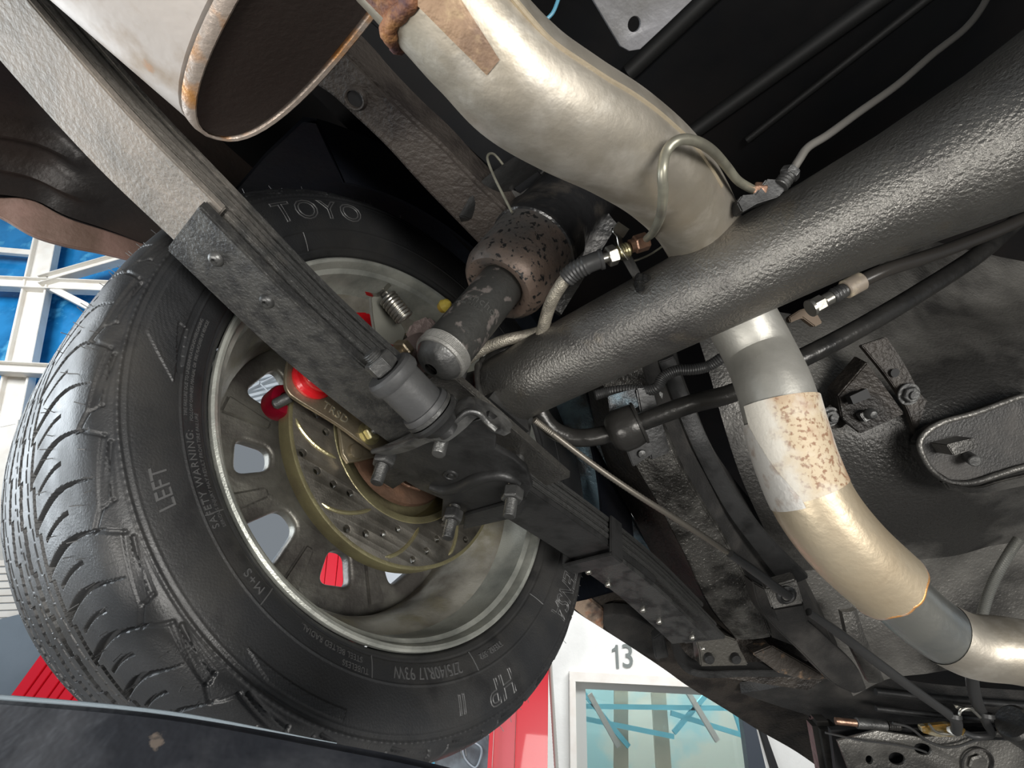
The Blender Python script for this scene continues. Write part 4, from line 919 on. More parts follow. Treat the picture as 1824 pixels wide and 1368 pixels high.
def ty_text(s, x, y, size, ext=.0013, dr=0, outline=False, shear=0, sx=1, space=1.0, r=None, name='lettering', off=0):
    t0, r0 = theta(x, y, .017); r0 = r or r0
    mb = MB(); text(mb, s, lambda X, Y, Z: side_pt(r0+Y, t0+math.degrees(X/r0), Z+.0002), size, ext, shear=shear, sx=sx, space=space, off=off)
    obj(name, mb, letter_m, ty)
ty_text('LEFT', 293, 868, .017, r=.2835, shear=-.2, sx=.95)
ty_text('SAFETY WARNING:', 366, 850, .0088, r=.2555, sx=.95, space=1.15)
ty_text('TIRE FAILURE DUE TO UNDERINFLATION/OVERLOADING', 352, 650, .0040, .0005, r=.2575, sx=.9)
ty_text('FOLLOW OWNERS MANUAL OR TIRE PLACARD IN VEHICLE', 366, 655, .0040, .0005, r=.2525, sx=.9)
ty_text('SERIOUS INJURY MAY RESULT FROM TIRE FAILURE', 388, 830, .0045, .0005, r=.2478, sx=.95)
ty_text('M+S', 447, 1042, .0115, r=.2515, space=1.1)
ty_text('STEEL BELTED RADIAL.', 600, 1140, .0070, r=.2485, sx=.85, space=1.1)
ty_text('TUBELESS', 640, 1170, .0070, r=.2565, sx=.85, space=1.1)
ty_text('275/40R17 93W', 768, 1182, .0150, r=.2510, sx=.80, space=1.05)
ty_text('TYEH2 -592', 880, 1158, .0080, r=.2500, sx=.85, space=1.1)
def outl(mb, s, tc_, rc, size, sx=1, shear=0, sp_c=1.0):
    # outlined letters: hollow strokes
    cu = bpy.data.curves.new('t', 'FONT'); cu.body = s; cu.size = size; cu.fill_mode = 'NONE'; cu.align_x = 'CENTER'; cu.align_y = 'CENTER'
    cu.bevel_depth = .0007; cu.bevel_resolution = 0; cu.resolution_u = 3; cu.shear = shear; cu.space_character = sp_c
    vs, fs = mesh_of_curve(cu, lambda v: side_pt(rc+v.y, tc_+math.degrees(v.x*sx/rc), v.z)); mb.add(vs, fs)
for w_, tc_, rc_, sz_, sx_, sh_, sc_ in (('EXTENSA', 104, .284, .034, .85, .1, 1), ('HP', 142, .284, .034, 1.0, .1, 1), ('II', 154, .281, .024, .9, .1, 1), ('TOYO', theta(575, 400, .015)[0], .284, .032, 1.3, 0, 1.15)):
    mb = MB(); outl(mb, w_, tc_, rc_, sz_, sx_, sh_, sc_); obj('outline_lettering', mb, letter_m, ty)
# radial ticks on the sidewall
for t in (theta(400, 905)[0], theta(475, 1065)[0], theta(668, 1178)[0], theta(845, 1165)[0], theta(955, 1060)[0], theta(555, 440)[0]):
    mb = MB(); tube(mb, [side_pt(r, t, 0) for r in (.242, .248, .254, .261)], .0006, 6, 1); obj('sidewall_tick', mb, letter_m, ty)
# moulding hairs
mb = MB(); rh = random.Random(11)
for k in range(230):
    t = k*360/230+rh.uniform(-.5, .5); a = rh.choice([.006, -.004, -.022, -.04, -.06]); r = float(np.interp(-a, -pa[iS:iS+150, 0], pa[iS:iS+150, 1]))
    p = WP(a, r-.0005, t); d_ = (pol(1, t)+dA*rh.uniform(-.2, .5)+pol(1, t+90)*rh.uniform(-.3, .3)).normalized()
    cyl(mb, p, p+d_*rh.uniform(.004, .008), .00035, 5)
h_ = obj('moulding_hair', mb, letter_m, ty); h_['kind'] = 'stuff'
# rim
mb = MB()
lathe(mb, ORG, dA, [(-.014, .226), (-.008, .2320), (-.002, .2335), (.002, .2328), (.0035, .2305), (.002, .2275), (-.003, .2255), (-.010, .2240)], 160); obj('rim_lip', mb, rim_m, wl_)
mb = MB()
lathe(mb, ORG, dA, [(-.009, .2240), (-.013, .2190), (-.035, .2165), (-.043, .2150), (-.052, .2115)], 160); obj('rim_bead_seat', mb, rim_m, wl_)
mb = MB()
lathe(mb, ORG, dA, [(-.052, .2115), (-.072, .198), (-.090, .190), (-.115, .185), (-.150, .1845), (-.175, .190), (-.205, .207), (-.225, .214), (-.240, .222), (-.246, .232)], 160); obj('rim_barrel', mb, barrel_m, wl_)
# spoke face with nine windows
def rrect(r0, r1, t0, w0, w1, n=7, k=.35):
    pts = [(r0, -w0), (r1, -w1), (r1, w1), (r0, w0)]; P_ = []
    for i in range(4):
        p = Vector(pts[i]); a_ = Vector(pts[i-1]); b_ = Vector(pts[(i+1) % 4])
        rr_ = min(.014, w0*.9); va = (a_-p).normalized()*rr_; vb = (b_-p).normalized()*rr_
        for j in range(n):
            s = j/(n-1); q_ = (p+va)*(1-s)**2+p*2*s*(1-s)+(p+vb)*s**2; P_.append(q_)
    c_, s_ = math.sin(math.radians(t0)), math.cos(math.radians(t0))
    return [(q_.x*c_+q_.y*s_, q_.x*s_-q_.y*c_) for q_ in P_]
loops = [[wl(.188, k*3) for k in range(120)]]
WIN = [285-40*k for k in range(9)]
for k, t in enumerate(WIN):
    loops.append(rrect(.106, .160, t, .015, .029) if k % 2 == 0 else rrect(.108, .148, t, .013, .021))
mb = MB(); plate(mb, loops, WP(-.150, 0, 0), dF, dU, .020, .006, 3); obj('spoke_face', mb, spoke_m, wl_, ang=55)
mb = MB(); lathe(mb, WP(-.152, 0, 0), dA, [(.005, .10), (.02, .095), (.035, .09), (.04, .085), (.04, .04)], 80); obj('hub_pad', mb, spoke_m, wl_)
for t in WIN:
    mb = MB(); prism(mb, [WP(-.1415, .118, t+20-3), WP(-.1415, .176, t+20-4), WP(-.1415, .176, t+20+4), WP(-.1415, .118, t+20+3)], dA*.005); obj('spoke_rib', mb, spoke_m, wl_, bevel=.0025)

# ================================================================ ANTI-ROLL BAR
ar = thing('anti_roll_bar', 'black anti roll bar crossing under the floor pan through a round bushing', 'bar', O(1200, 730, z=.6))
apts = [O(x, y, z=z) for x, y, z in ((955, 700, .60), (962, 735, .60), (985, 765, .60), (1020, 779, .598), (1060, 778, .592), (1100, 768, .585), (1160, 745, .578), (1230, 720, .572), (1310, 698, .568), (1400, 652, .562), (1480, 612, .565), (1560, 568, .575), (1640, 520, .60), (1740, 455, .65), (1810, 395, .70), (1900, 320, .76))]
mb = MB(); tube(mb, apts, .0102, 24, 8); obj('bar', mb, gloss_black, ar)
b0 = O(1098, 770, z=.585); b1 = O(1150, 748, z=.579); bd2 = (b1-b0).normalized(); 
mb = MB(); lathe(mb, b0-bd2*.008, bd2, [(-.001, .011), (0, .016), (.004, .021), (.012, .0245), (.024, .0245), (.033, .0225), (.0335, .024), (.036, .024), (.037, .020), (.037, .011)], 40); obj('bushing', mb, gloss_black, ar)
ck = thing('bar_clamp', 'flat black clamp plates holding the bar bushing to the frame', 'bracket', O(1130, 750, z=.6))
mb = MB(); prism(mb, [O(*p, z=.606) for p in ((1083, 706), (1130, 692), (1138, 724), (1105, 740), (1088, 742))], dirW((0, 0, .006))); obj('upper_tab', mb, blue_under, ck, bevel=.001)
mb = MB(); prism(mb, [O(*p, z=.592) for p in ((1113, 795), (1155, 780), (1166, 806), (1128, 832))], dirW((0, 0, .006))); obj('lower_tab', mb, cast_black, ck, bevel=.001)
mb = MB(); prism(mb, [O(*p, z=.604) for p in ((1133, 692), (1162, 690), (1195, 806), (1160, 820), (1150, 785))], dirW((0, 0, .012))); obj('clamp_body', mb, cast_black, ck, bevel=.002)
mb = MB(); lathe(mb, O(1143, 808, z=.590), dirW((0, .1, -1)), [(0, .0045), (.0025, .004), (.003, 0)], 16); obj('rivet', mb, dsteel, ck)

# frame rail on the right, textured bottom
fr_ = thing('front_frame_rail', 'textured black frame rail curving down right beside the brake cable', 'frame rail', O(1250, 950, z=.72))
Le = [((1050, 590), .70), ((1075, 690), .70), ((1105, 770), .70), ((1135, 835), .70), ((1178, 910), .72), ((1220, 990), .75), ((1262, 1078), .79), ((1312, 1140), .83)]
Ri = [((1120, 560), .68), ((1150, 680), .68), ((1180, 760), .68), ((1205, 820), .68), ((1245, 890), .70), ((1290, 960), .73), ((1345, 1060), .77), ((1375, 1135), .81)]
mb = MB(); slab(mb, [O(*p, z=z) for p, z in Le], [O(*p, z=z) for p, z in Ri], dU*.06, 6, .002, 4); obj('rail_bottom', mb, undercoat, fr_, bevel=.002)
Lw = [((1020, 590), .80), ((1045, 690), .80), ((1065, 780), .80), ((1090, 850), .80), ((1130, 925), .82), ((1160, 985), .85), ((1185, 1025), .88), ((1240, 1090), .90)]
mb = MB(); slab(mb, [O(*p, z=z) for p, z in Lw], [O(*p, z=z+.012) for p, z in Le], dA*.01+dU*.02, 6); obj('rail_side', mb, undercoat_d, fr_)
Rw = [((1190, 560), .74), ((1215, 680), .74), ((1245, 760), .74), ((1275, 830), .74), ((1325, 900), .76), ((1375, 960), .79), ((1440, 1060), .82), ((1500, 1180), .84)]
mb = MB(); slab(mb, [O(*p, z=z+.008) for p, z in Ri], [O(*p, z=z) for p, z in Rw], dU*.03, 6, .001, 3); obj('rail_wall', mb, frame_black, fr_)
mb = MB(); slab(mb, [O(*p, z=z) for p, z in (((1172, 645), .71), ((1190, 690), .71), ((1212, 745), .71), ((1235, 800), .71), ((1265, 860), .72), ((1300, 920), .73), ((1345, 980), .75), ((1395, 1045), .78))], [O(*p, z=z) for p, z in (((1200, 635), .70), ((1220, 690), .70), ((1243, 745), .70), ((1268, 800), .70), ((1300, 860), .71), ((1335, 915), .72), ((1380, 970), .74), ((1440, 1030), .77))], dU*.008, 6, .0015, 4); obj('pressed_flange', mb, cast_black, fr_, bevel=.001)
for x, y in ((1206, 788), (1170, 705)):
    mb = MB(); lathe(mb, O(x, y, z=.712 if y > 750 else .705), dirW((0, .1, -1)), [(0, .008), (.003, .008), (.004, .005), (.004, 0)], 6); obj('plug', mb, dsteel, fr_)
mb = MB(); slab(mb, [O(x, y, z=z) for x, y, z in ((975, 640, .86), (985, 720, .86), (1003, 790, .86), (1022, 860, .87), (1050, 915, .88), (1105, 965, .90), (1150, 1025, .92))], [O(x, y, z=z) for x, y, z in ((1030, 640, .83), (1048, 720, .83), (1070, 790, .83), (1092, 860, .84), (1122, 920, .85), (1152, 970, .87), (1190, 1018, .89))], dU*.01, 6, .004, 4)
tag(obj('inner_wheel_arch_panel', mb, blue_under), 'blue paint showing through black overspray between tyre and frame rail', 'car part')
mb = MB(); slab(mb, [O(x, y, z=.93) for x, y in ((930, 640), (940, 720), (960, 800), (990, 880), (1030, 950), (1120, 1020))], [O(x, y, z=.90) for x, y in ((985, 640), (1000, 720), (1010, 800), (1035, 880), (1080, 950), (1160, 1030))], dU*.01, 6)
tag(obj('arch_return_panel', mb, quarter_dark), 'brown black curved panel between tyre edge and blue panel', 'car part')
mb = MB(); prism(mb, [O(*p, z=.90) for p in ((1110, 955), (1180, 975), (1262, 1015), (1265, 1040), (1150, 1032))], dirW((0, -.02, .06))); tag(obj('textured_crossbox', mb, undercoat, bevel=.003), 'small textured black box end left of the frame rail foot', 'car part')

# ------------ floor pan right: height field over the seen region
fpn = thing('floor_pan', 'dark satin floor pan with pressed steps at the right', 'car part', O(1650, 700, z=.75))
def patch(name, mat, rows, n=6, th_=.004, parent=fpn, label=None):
    rows = [smooth([O(x, y, z=z) for x, y, z in r], n) for r in rows]
    cols = [smooth([r[i] for r in rows], n) for i in range(len(rows[0]))]
    w = len(cols[0]); vs = [p for c in cols for p in c]; N = len(vs)
    fs = [(i*w+j, i*w+j+1, (i+1)*w+j+1, (i+1)*w+j) for i in range(len(cols)-1) for j in range(w-1)]
    mb = MB(); mb.add(vs, fs); mb.add([v+dU*th_ for v in vs], [f[::-1] for f in fs])
    return obj(name, mb, mat, parent, label=label)
patch('pan_upper', floor_metal, [
    [(1230, 560, .80), (1330, 540, .79), (1430, 560, .78), (1560, 480, .86), (1700, 380, .95), (1900, 280, 1.0)],
    [(1262, 660, .76), (1350, 650, .75), (1450, 640, .73), (1580, 600, .78), (1720, 540, .86), (1900, 480, .92)],
    [(1290, 760, .75), (1370, 760, .73), (1450, 735, .70), (1580, 700, .70), (1720, 650, .72), (1900, 600, .75)],
    [(1320, 850, .75), (1400, 850, .73), (1500, 830, .70), (1600, 800, .68), (1720, 760, .67), (1900, 720, .68)],
    [(1360, 940, .77), (1450, 940, .75), (1550, 920, .72), (1650, 890, .70), (1750, 870, .69), (1900, 850, .69)],
    [(1400, 1020, .82), (1500, 1010, .82), (1600, 1000, .80), (1700, 990, .80), (1780, 970, .80), (1900, 960, .80)]])
patch('pan_lower', floor_metal, [
    [(1390, 1000, .84), (1500, 1000, .84), (1600, 990, .83), (1700, 975, .83), (1780, 960, .83), (1920, 940, .83)],
    [(1440, 1090, .86), (1540, 1060, .86), (1620, 1040, .85), (1700, 1040, .85), (1780, 1040, .85), (1920, 1040, .85)],
    [(1470, 1160, .88), (1560, 1140, .87), (1640, 1120, .86), (1700, 1110, .86), (1780, 1110, .86), (1920, 1110, .86)],
    [(1520, 1240, .92), (1580, 1210, .90), (1650, 1200, .88), (1720, 1190, .88), (1800, 1190, .88), (1920, 1200, .88)]])
# bolted bracket with two hex bolts
fb = thing('pan_bracket', 'folded steel bracket with a square hole bolted onto the floor pan', 'bracket', O(1560, 700, z=.66))
mb = MB()
prism(mb, [O(*p, z=z) for p, z in (((1492, 706), .665), ((1545, 645), .67), ((1612, 738), .655), ((1532, 774), .645), ((1500, 745), .65))], dirW((0, -.01, .025))); obj('folded_plate', mb, undercoat_d, fb, bevel=.0015)
mb = MB(); slab(mb, [O(x, y, z=.668) for x, y in ((1535, 615), (1580, 670), (1615, 725), (1632, 775))], [O(x, y, z=.668) for x, y in ((1580, 600), (1610, 645), (1640, 700), (1652, 712))], dirW((0, 0, .008)), 3); obj('strap', mb, undercoat_d, fb, bevel=.001)
mb = MB(); prism(mb, [O(*p, z=.672) for p in ((1462, 740), (1480, 720), (1512, 752), (1500, 762), (1468, 766))], dirW((0, 0, .006))); obj('foot', mb, undercoat_d, fb, bevel=.001)
mb = MB(); prism(mb, [O(*p, z=.645) for p in ((1514, 706), (1544, 692), (1552, 708), (1520, 720))], dirW((0, 0, .01))); obj('square_hole', mb, black_m, fb)
mb = MB(); prism(mb, [O(*p, z=.640) for p in ((1532, 738), (1552, 728), (1566, 740), (1542, 752))], dirW((0, 0, .01))); obj('weld_nut', mb, dsteel, fb, bevel=.001)
mb = MB(); lathe(mb, O(1549, 736, z=.640), dirW((0, .2, -1)), [(0, .007), (.005, .0065), (.008, .004), (.0085, 0)], 20); obj('stud', mb, dsteel, fb)
for x, y, r in ((1477, 742, .0095), (1618, 702, .0105)):
    c = O(x, y, z=.664); dn = dirW((0, .15, -1))
    mb = MB(); lathe(mb, c, dn, [(0, r*1.35), (.002, r*1.3), (.002, 0)], 24); hexnut(mb, c+dn.normalized()*.002, dn, r, .006); lathe(mb, c+dn.normalized()*.008, dn, [(0, r*.5), (.003, r*.5), (.003, 0)], 16); obj('hex_bolt', mb, dsteel, fb, bevel=.0004)
mb = MB(); lathe(mb, O(1594, 664, z=.664), dirW((0, .15, -1)), [(0, .0055), (.0006, .0055), (.0006, 0)], 20); obj('small_hole', mb, black_m, fb)
# recessed hatch
ht = thing('floor_hatch', 'dark rounded recess with a steel block and stud at the right edge', 'car part', O(1730, 810, z=.64))
rim = [(1900, 690), (1824, 705), (1740, 735), (1680, 752), (1650, 770), (1638, 790), (1645, 815), (1662, 840), (1690, 858), (1730, 860), (1780, 845), (1824, 832), (1900, 815)]
mb = MB(); prism(mb, [O(*p, z=.640) for p in rim], dirW((0, 0, .02))); obj('recess_plate', mb, frame_black, ht, bevel=.003)
mb = MB(); tube(mb, [O(x, y, z=.636) for x, y in rim], .0035, 12, 6); obj('rolled_rim', mb, floor_metal, ht)
mb = MB(); prism(mb, [O(*p, z=.615) for p in ((1687, 792), (1738, 780), (1745, 797), (1700, 812))], dirW((0, 0, .03))); obj('steel_block', mb, floor_metal, ht, bevel=.001)
mb = MB(); cyl(mb, O(1722, 812, z=.64), O(1737, 822, z=.62), .0065, 20, None, .001); obj('stud', mb, dsteel, ht)
mb = MB(); slab(mb, [O(x, y, z=.63) for x, y in ((1680, 858), (1740, 868), (1790, 855), (1900, 830))], [O(x, y, z=.64) for x, y in ((1690, 872), (1745, 880), (1795, 872), (1900, 850))], dirW((0, 0, .01)), 4); obj('lower_step', mb, floor_metal, ht, bevel=.002)

# conduit behind the bar clamp
mb = MB(); s_ = smooth([O(x, y, z=z) for x, y, z in ((1060, 704, .63), (1085, 698, .63), (1120, 694, .62), (1150, 696, .61), (1170, 690, .60), (1182, 672, .60), (1205, 660, .60), (1235, 658, .60), (1262, 652, .60), (1290, 635, .59))], 14)
tube(mb, s_, [.0058+(.0007 if i % 2 else 0) for i in range(len(s_))], 14, 1)
tag(obj('wiring_conduit', mb, boot_m), 'ribbed black wiring conduit under the axle above the bar clamp', 'conduit')

# ------------ parking brake cable
pc = thing('brake_cable', 'thin sheathed brake cable running diagonally down right under the frame rail', 'cable', O(1200, 920, z=.58))
cp = [(952, 748, .54), (985, 773, .55), (1060, 830, .56), (1130, 878, .57), (1200, 922, .585), (1265, 963, .60), (1330, 1008, .625), (1372, 1040, .645), (1405, 1062, .66)]
mb = MB(); s_ = smooth([O(*c) if False else O(c[0], c[1], z=c[2]) for c in cp], 26)
tube(mb, s_, [.0031+(.0005 if i % 2 else 0) for i in range(len(s_))], 12, 1); obj('sheath', mb, M('olive_steel_sheath', (.22, .20, .17), .38, .6), pc)
mb = MB(); tube(mb, [O(x, y, z=z) for x, y, z in ((1300, 986, .606), (1345, 1018, .63), (1385, 1048, .648), (1406, 1062, .655))], [.0045, .0055, .0055, .005], 16, 6); obj('rubber_sleeve', mb, boot_m, pc)
mb = MB(); tube(mb, [O(x, y, z=z) for x, y, z in ((1440, 1090, .70), (1500, 1132, .72), (1560, 1178, .74), (1630, 1230, .76), (1690, 1272, .78))], [.005, .0065, .0068, .0066, .006], 18, 6); obj('rubber_sheath', mb, boot_m, pc)
cbk = thing('cable_bracket', 'grey square bracket with a rubber grommet carrying the brake cable', 'bracket', O(1400, 1060, z=.67))
mb = MB(); prism(mb, [O(*p, z=z) for p, z in (((1362, 1048), .675), ((1418, 1032), .675), ((1432, 1076), .672), ((1376, 1086), .672))], dirW((.004, -.004, .02))); obj('face', mb, M('light_overspray_bracket', (.16, .155, .145), .4, .5, (400, .0008)), cbk, bevel=.002)
mb = MB(); prism(mb, [O(*p, z=z) for p, z in (((1376, 1086), .672), ((1432, 1076), .672), ((1440, 1110), .69), ((1428, 1118), .70), ((1385, 1108), .69))], dirW((.004, -.004, .02))); obj('fold', mb, frame_black, cbk, bevel=.002)
mb = MB(); lathe(mb, O(1400, 1060, z=.6735), dirW((.05, .15, -1)), [(0, .0125), (.002, .0125), (.003, .0105), (.004, .009), (.003, .007), (0, .0055)], 32); obj('grommet', mb, cast_black, cbk)
# channel beam running down right behind the bracket
mb = MB(); slab(mb, [O(x, y, z=z) for x, y, z in ((1340, 1035, .72), (1352, 1080, .73), (1378, 1115, .74), (1430, 1165, .76), (1480, 1215, .78), (1520, 1236, .80))], [O(x, y, z=z) for x, y, z in ((1400, 1070, .72), (1420, 1100, .73), (1440, 1105, .74), (1480, 1140, .76), (1525, 1185, .78), (1545, 1228, .80))], dirW((0, 0, .03)), 5, .002, 3)
chn = tag(obj('channel_beam', mb, frame_black, bevel=.002), 'straight black channel beam leading down right from the cable bracket', 'beam')
mb = MB(); slab(mb, [O(x, y, z=z) for x, y, z in ((1500, 1090, .80), (1512, 1140, .80), (1530, 1180, .81), (1548, 1216, .82))], [O(x, y, z=z) for x, y, z in ((1526, 1085, .80), (1540, 1130, .80), (1560, 1175, .81), (1575, 1212, .82))], dirW((0, 0, .01)), 4, .004, 4)
tag(obj('pressed_stiffener', mb, floor_metal), 'grey pressed stiffener strip right of the channel beam', 'car part')

# ------------ front spring hanger
hg = thing('spring_hanger', 'dull black front spring hanger with two bolts at the spring tip', 'bracket', O(1280, 1185, z=.85))
mb = MB(); prism(mb, [O(*p, z=.83) for p in ((1245, 1160), (1248, 1188), (1334, 1186), (1320, 1160), (1312, 1140), (1230, 1110))], dirW((0, 0, .03))); obj('foot_plate', mb, M('olive_grey_plate', (.085, .08, .07), .42, .4, (300, .0004)), hg, bevel=.002)
for x in (1262, 1309):
    mb = MB(); lathe(mb, O(x, 1171, z=.829), dirW((0, .2, -1)), [(-.002, .0075), (.006, .0075), (.008, .006), (.008, 0)], 18); obj('bolt', mb, cast_black, hg)
mb = MB(); slab(mb, [O(x, y, z=z) for x, y, z in ((1195, 1150, .84), (1206, 1180, .84), (1225, 1200, .84), (1260, 1208, .84), (1340, 1206, .85), (1450, 1208, .87))], [O(x, y, z=z) for x, y, z in ((1200, 1140, .86), (1216, 1166, .86), (1236, 1185, .86), (1265, 1193, .86), (1340, 1190, .87), (1450, 1188, .89))], dU*.01, 5, .003, 3); obj('formed_rim', mb, cast_black, hg, bevel=.001)
mb = MB(); prism(mb, [O(*p, z=.91) for p in ((1180, 1030), (1330, 1060), (1400, 1130), (1480, 1200), (1440, 1230), (1240, 1200), (1170, 1110))], dirW((0, 0, .03))); obj('side_sheet', mb, undercoat_d, hg)
mb = MB(); prism(mb, [O(*p, z=.86) for p in ((1375, 1150), (1420, 1175), (1480, 1210), (1430, 1212), (1385, 1198), (1340, 1165))], dirW((0, 0, .03))); obj('rusty_edge_plate', mb, M('rust_flecked_black', (.05, .042, .035), .55, .2, (200, .001), ((.20, .13, .08), 60, .58, .68)), hg, bevel=.002)

# ------------ sill / rocker
rk = thing('rocker_sill', 'dark underside of the rocker sill bordering the pale wall', 'car part', O(1250, 1230, z=1.05))
mb = MB(); slab(mb, [O(x, y, z=z) for x, y, z in ((1000, 1060, .98), (1020, 1085, 1.0), (1070, 1118, 1.02), (1120, 1150, 1.05), (1180, 1190, 1.08), (1225, 1222, 1.10), (1290, 1262, 1.14), (1350, 1300, 1.18), (1420, 1340, 1.22), (1490, 1390, 1.26))], [O(x, y, z=z) for x, y, z in ((1060, 1020, .95), (1090, 1040, .97), (1130, 1070, .99), (1175, 1100, 1.02), (1220, 1140, 1.05), (1270, 1190, 1.07), (1340, 1220, 1.10), (1430, 1240, 1.13), (1540, 1290, 1.16), (1620, 1390, 1.2))], dU*.02, 5, .004, 4)
obj('sill_panel', mb, undercoat_d, rk)
mb = MB(); slab(mb, [O(x, y, z=z) for x, y, z in ((1006, 1068, .955), (1040, 1098, .975), (1074, 1120, .99))], [O(x, y, z=z) for x, y, z in ((1012, 1045, .95), (1045, 1065, .97), (1078, 1092, .985))], dU*.006, 5)
obj('rusty_sill_edge', mb, M('rusty_cream_edge', (.36, .27, .20), .6, .1, (200, .0008), [((.30, .12, .06), 30, .5, .62), ((.08, .06, .05), 14, .52, .62)]), rk)
mb = MB(); slab(mb, [O(x, y, z=z) for x, y, z in ((1075, 1095, .97), (1078, 1120, .98), (1120, 1150, 1.0), (1175, 1180, 1.02))], [O(x, y, z=z) for x, y, z in ((1092, 1093, .96), (1120, 1096, .97), (1160, 1115, .99), (1178, 1128, 1.0))], dU*.02, 5)
obj('pinch_flange', mb, frame_black, rk, bevel=.001)
mb = MB(); prism(mb, [O(*p, z=.98) for p in ((1163, 1138), (1182, 1125), (1192, 1172), (1168, 1176))], dirW((0, -.01, .02))); obj('sill_tab', mb, cast_black, rk, bevel=.002)
mb = MB(); slab(mb, [O(x, y, z=z) for x, y, z in ((1320, 1235, 1.08), (1400, 1262, 1.08), (1500, 1290, 1.08), (1620, 1310, 1.08), (1900, 1330, 1.08))], [O(x, y, z=z) for x, y, z in ((1500, 1190, 1.0), (1560, 1215, 1.0), (1640, 1235, 1.0), (1740, 1245, 1.0), (1900, 1255, 1.0))], dU*.02, 6, .006, 4)
ff = thing('front_floor', 'black front floor with long pressed ribs at lower right', 'car part', O(1650, 1270, z=1.0))
obj('floor_sheet', mb, frame_black, ff)
for y0, y1, r in ((1232, 1262, .006), (1262, 1292, .005)):
    mb = MB(); tube(mb, [O(1560, y0, z=.99), O(1700, (y0+y1)/2, z=.985), O(1900, y1, z=.98)], r, 12, 4); obj('pressed_rib', mb, cast_black, ff)
# cross member with holes along the bottom right
cm = thing('cross_member', 'satin grey cross member with oval holes and a hex recess at bottom right', 'car part', O(1650, 1340, z=.95))
poly = [(1490, 1318), (1560, 1300), (1640, 1312), (1720, 1305), (1900, 1300), (1900, 1460), (1560, 1460), (1510, 1370)]
c0 = O(1650, 1350, z=.95); exx = (O(1700, 1350, z=.95)-c0).normalized(); eyy = (O(1650, 1300, z=.95)-c0).normalized()
def l2(x, y): p = O(x, y, z=.95)-c0; return (p.dot(exx), p.dot(eyy))
def ell(x, y, rx, ry, rot=0, n=20):
    out = []
    for i in range(n):
        t = 2*math.pi*i/n; u_, v_ = rx*math.cos(t), ry*math.sin(t); out.append(l2(x+u_*math.cos(rot)-v_*math.sin(rot), y+u_*math.sin(rot)+v_*math.cos(rot)))
    return out
mb = MB(); plate(mb, [[l2(*p) for p in poly], ell(1547, 1352, 6, 8, -.4), ell(1596, 1350, 15, 11, .3), ell(1642, 1333, 16, 10, .3)], c0, exx, eyy, .006, .0015)
obj('web', mb, floor_metal, cm)
mb = MB(); c = O(1740, 1358, z=.944); lathe(mb, c, dirW((0, .1, -1)), [(0, .0285), (.003, .0285), (.004, .026), (0, .0245)], 36); obj('round_boss', mb, frame_black, cm)
mb = MB(); hexnut(mb, c, dirW((0, .1, -1)), .017, .005); obj('hex_plug', mb, floor_metal, cm, bevel=.001)
mb = MB(); prism(mb, [O(*p, z=.975) for p in ((1480, 1300), (1900, 1290), (1900, 1460), (1500, 1460))], dirW((0, 0, .01))); obj('backing', mb, black_m, cm)
# strut-like actuator and brass pieces in the gap
mb = MB(); a_, b_ = O(1525, 1288, z=.96), O(1578, 1292, z=.96); cyl(mb, a_, b_, .009, 20, None, .001)
rl = tag(obj('cable_adjuster', mb, dsteel), 'grey cylindrical adjuster lying in the gap above the cross member', 'adjuster')
mb = MB(); a2 = b_+(b_-a_)*.05; thread(mb, a2, b_-a_, .008, .022, .004); obj('threaded_end', mb, gloss_black, rl)
mb = MB(); cyl(mb, O(1488, 1284, z=.965), a_, .006, 14); obj('rod', mb, copperish, rl)
mb = MB(); prism(mb, [O(*p, z=.94) for p in ((1640, 1295), (1690, 1290), (1722, 1300), (1716, 1312), (1672, 1314), (1644, 1306))], dirW((0, 0, .01)))
be = thing('brass_equaliser', 'shiny brass cable equaliser under the pair of cables at lower right', 'equaliser', O(1680, 1300, z=.94))
obj('body', mb, M('yellow_brass', (.55, .36, .12), .3, .8, (120, .001), ((.75, .68, .5), 60, .5, .6)), be, bevel=.0015)
mb = MB(); tube(mb, [O(x, y, z=.93) for x, y in ((1655, 1290), (1668, 1304), (1690, 1308), (1712, 1310))], .0022, 8, 5); obj('steel_rim', mb, steel, be)
mb = MB(); lathe(mb, O(1700, 1304, z=.925), dirW((0, -1, .2)), [(-.002, .008), (.0, .0105), (.004, .0105), (.006, .008)], 24); obj('white_washer', mb, M('white_plastic', (.8, .8, .76), .4), be)
# two cables coming together with silver clip
c1 = [(1660, 1252, .86), (1690, 1272, .87), (1703, 1285, .88), (1703, 1302, .90)]
mb = MB(); tube(mb, [O(x, y, z=z) for x, y, z in c1], [.0065, .0075, .0085, .0080], 18, 6)
tag(obj('cable_boot', mb, boot_m), 'black boot at the end of the left cable below the silver clip', 'boot')
mb = MB(); tube(mb, [O(x, y, z=z) for x, y, z in ((1732, 1180, .80), (1732, 1215, .83), (1738, 1245, .85), (1748, 1268, .87), (1758, 1290, .89), (1765, 1308, .90), (1740, 1312, .90), (1720, 1306, .91))], [.0085, .0085, .0085, .008, .0065, .0055, .005, .005], 18, 6)
tag(obj('right_cable', mb, boot_m), 'thicker black cable coming down from behind the exhaust front bend', 'cable')
mb = MB(); tube(mb, [O(x, y, z=.855) for x, y in ((1708, 1280), (1710, 1268), (1718, 1262), (1728, 1262), (1738, 1270), (1746, 1278))], .0022, 8, 5)
sc = tag(obj('spring_clip', mb, steel), 'silver wire clip joining the two black cables at lower right', 'clip')
mb = MB(); slab(mb, [O(x, y, z=.86) for x, y in ((1700, 1256), (1715, 1259), (1738, 1260))], [O(x, y, z=.86) for x, y in ((1703, 1262), (1716, 1266), (1735, 1267))], dirW((0, 0, .003)), 3); obj('clip_bar', mb, steel, sc)
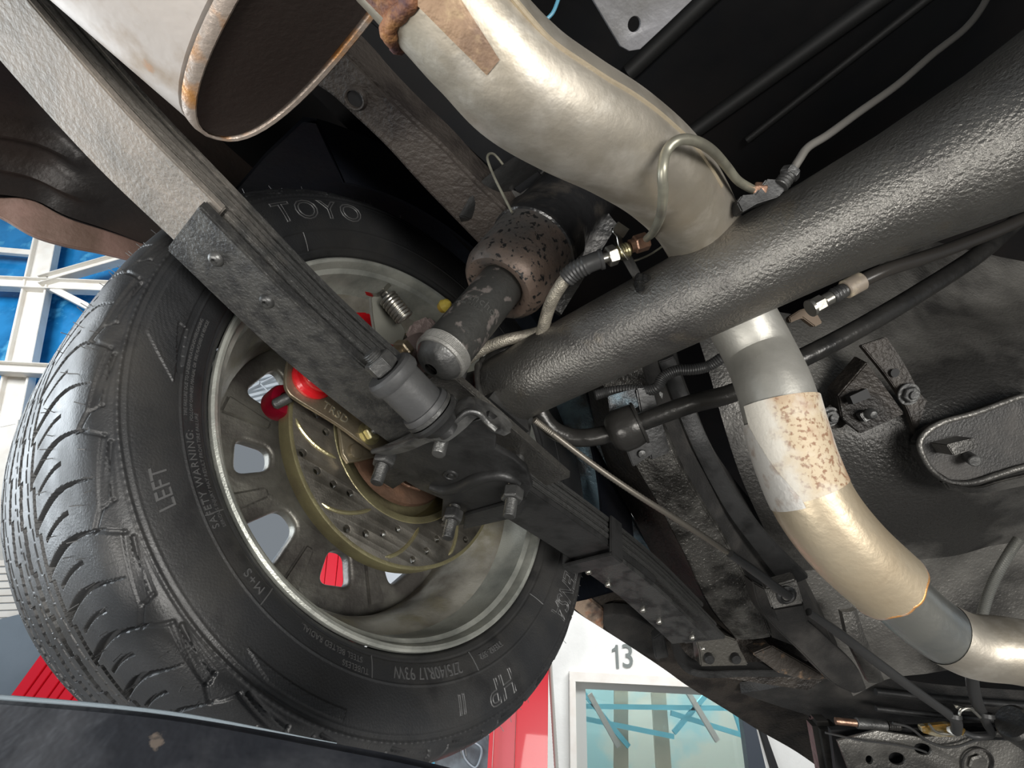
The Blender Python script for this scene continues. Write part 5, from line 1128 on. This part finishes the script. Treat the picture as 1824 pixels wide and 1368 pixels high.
for x, y in ((1698, 1275), (1756, 1274)):
    mb = MB(); lathe(mb, O(x, y, z=.862), dirW((.1, -1, .3)), [(-.004, .009), (-.003, .0115), (.003, .0115), (.004, .009)], 24, None, True); obj('clip_ring', mb, boot_m, sc)
mb = MB(); tube(mb, [O(x, y, z=.935) for x, y in ((1590, 1288), (1620, 1296), (1650, 1318), (1680, 1330), (1710, 1328), (1740, 1318), (1780, 1316), (1830, 1320))], .0022, 8, 8)
tag(obj('loom_wire', mb, boot_m), 'black wire sagging across the cross member', 'wire')
mb = MB(); tube(mb, [O(x, y, z=.936) for x, y in ((1470, 1305), (1530, 1318), (1580, 1324), (1625, 1332), (1650, 1340))], .0018, 8, 8)
tag(obj('lower_wire', mb, boot_m), 'thin black wire lying left of the oval holes', 'wire')
mb = MB(); s_ = smooth([O(x, y, z=z) for x, y, z in ((1815, 960, .76), (1798, 985, .76), (1775, 1025, .76), (1760, 1060, .76), (1750, 1095, .76), (1745, 1120, .76))], 24)
tube(mb, s_, [.0062+(.0008 if i % 2 else 0) for i in range(len(s_))], 14, 1)
tag(obj('ribbed_cable', mb, M('grey_ribbed_sheath', (.25, .25, .23), .35, .6)), 'silver ribbed cable between floor pan and exhaust front bend', 'cable')
mb = MB(); cyl(mb, O(1800, 1285, z=.85), O(1900, 1350, z=.85), .028, 30, None, .004)
tag(obj('driveshaft_joint', mb, gloss_black), 'rounded black joint at the lower right corner', 'joint')
mb = MB(); prism(mb, [O(*p, z=1.0) for p in ((1450, 1290), (1490, 1290), (1520, 1360), (1540, 1400), (1470, 1400))], dirW((0, 0, .04))); tag(obj('sill_gusset', mb, gloss_black, bevel=.01), 'shiny black gusset beside the rocker sill at the bottom', 'car part')

# ================================================================ LIFT ARM at the bottom left
YA = .26
la = thing('lift_beam', 'scratched blue black lift arm across the lower left corner', 'lift arm', O(300, 1330, z=.30))
top = [(-200, 1228), (0, 1240), (300, 1268), (600, 1322), (750, 1352), (900, 1390)]
mb = MB(); slab(mb, [O(x, y, z=.26) for x, y in top], [O(x, y+300, z=.20) for x, y in top], dirW((-.016, .048, .05)), 6, .0, 4); obj('arm_tube', mb, beam_m, la, bevel=.004, seg=3)
mb = MB(); tube(mb, [O(x, y+2, z=.2605) for x, y in top[:4]], [.0012, .0012, .0009, .0002], 8, 8); obj('arm_edge_highlight', mb, M('pale_blue_painted_highlight', (.36, .43, .48), .5, .2), la)  # pale strip painted as a fading highlight along the arm's top edge

for o in S.objects:
    if '_o' in o: del o['_o']
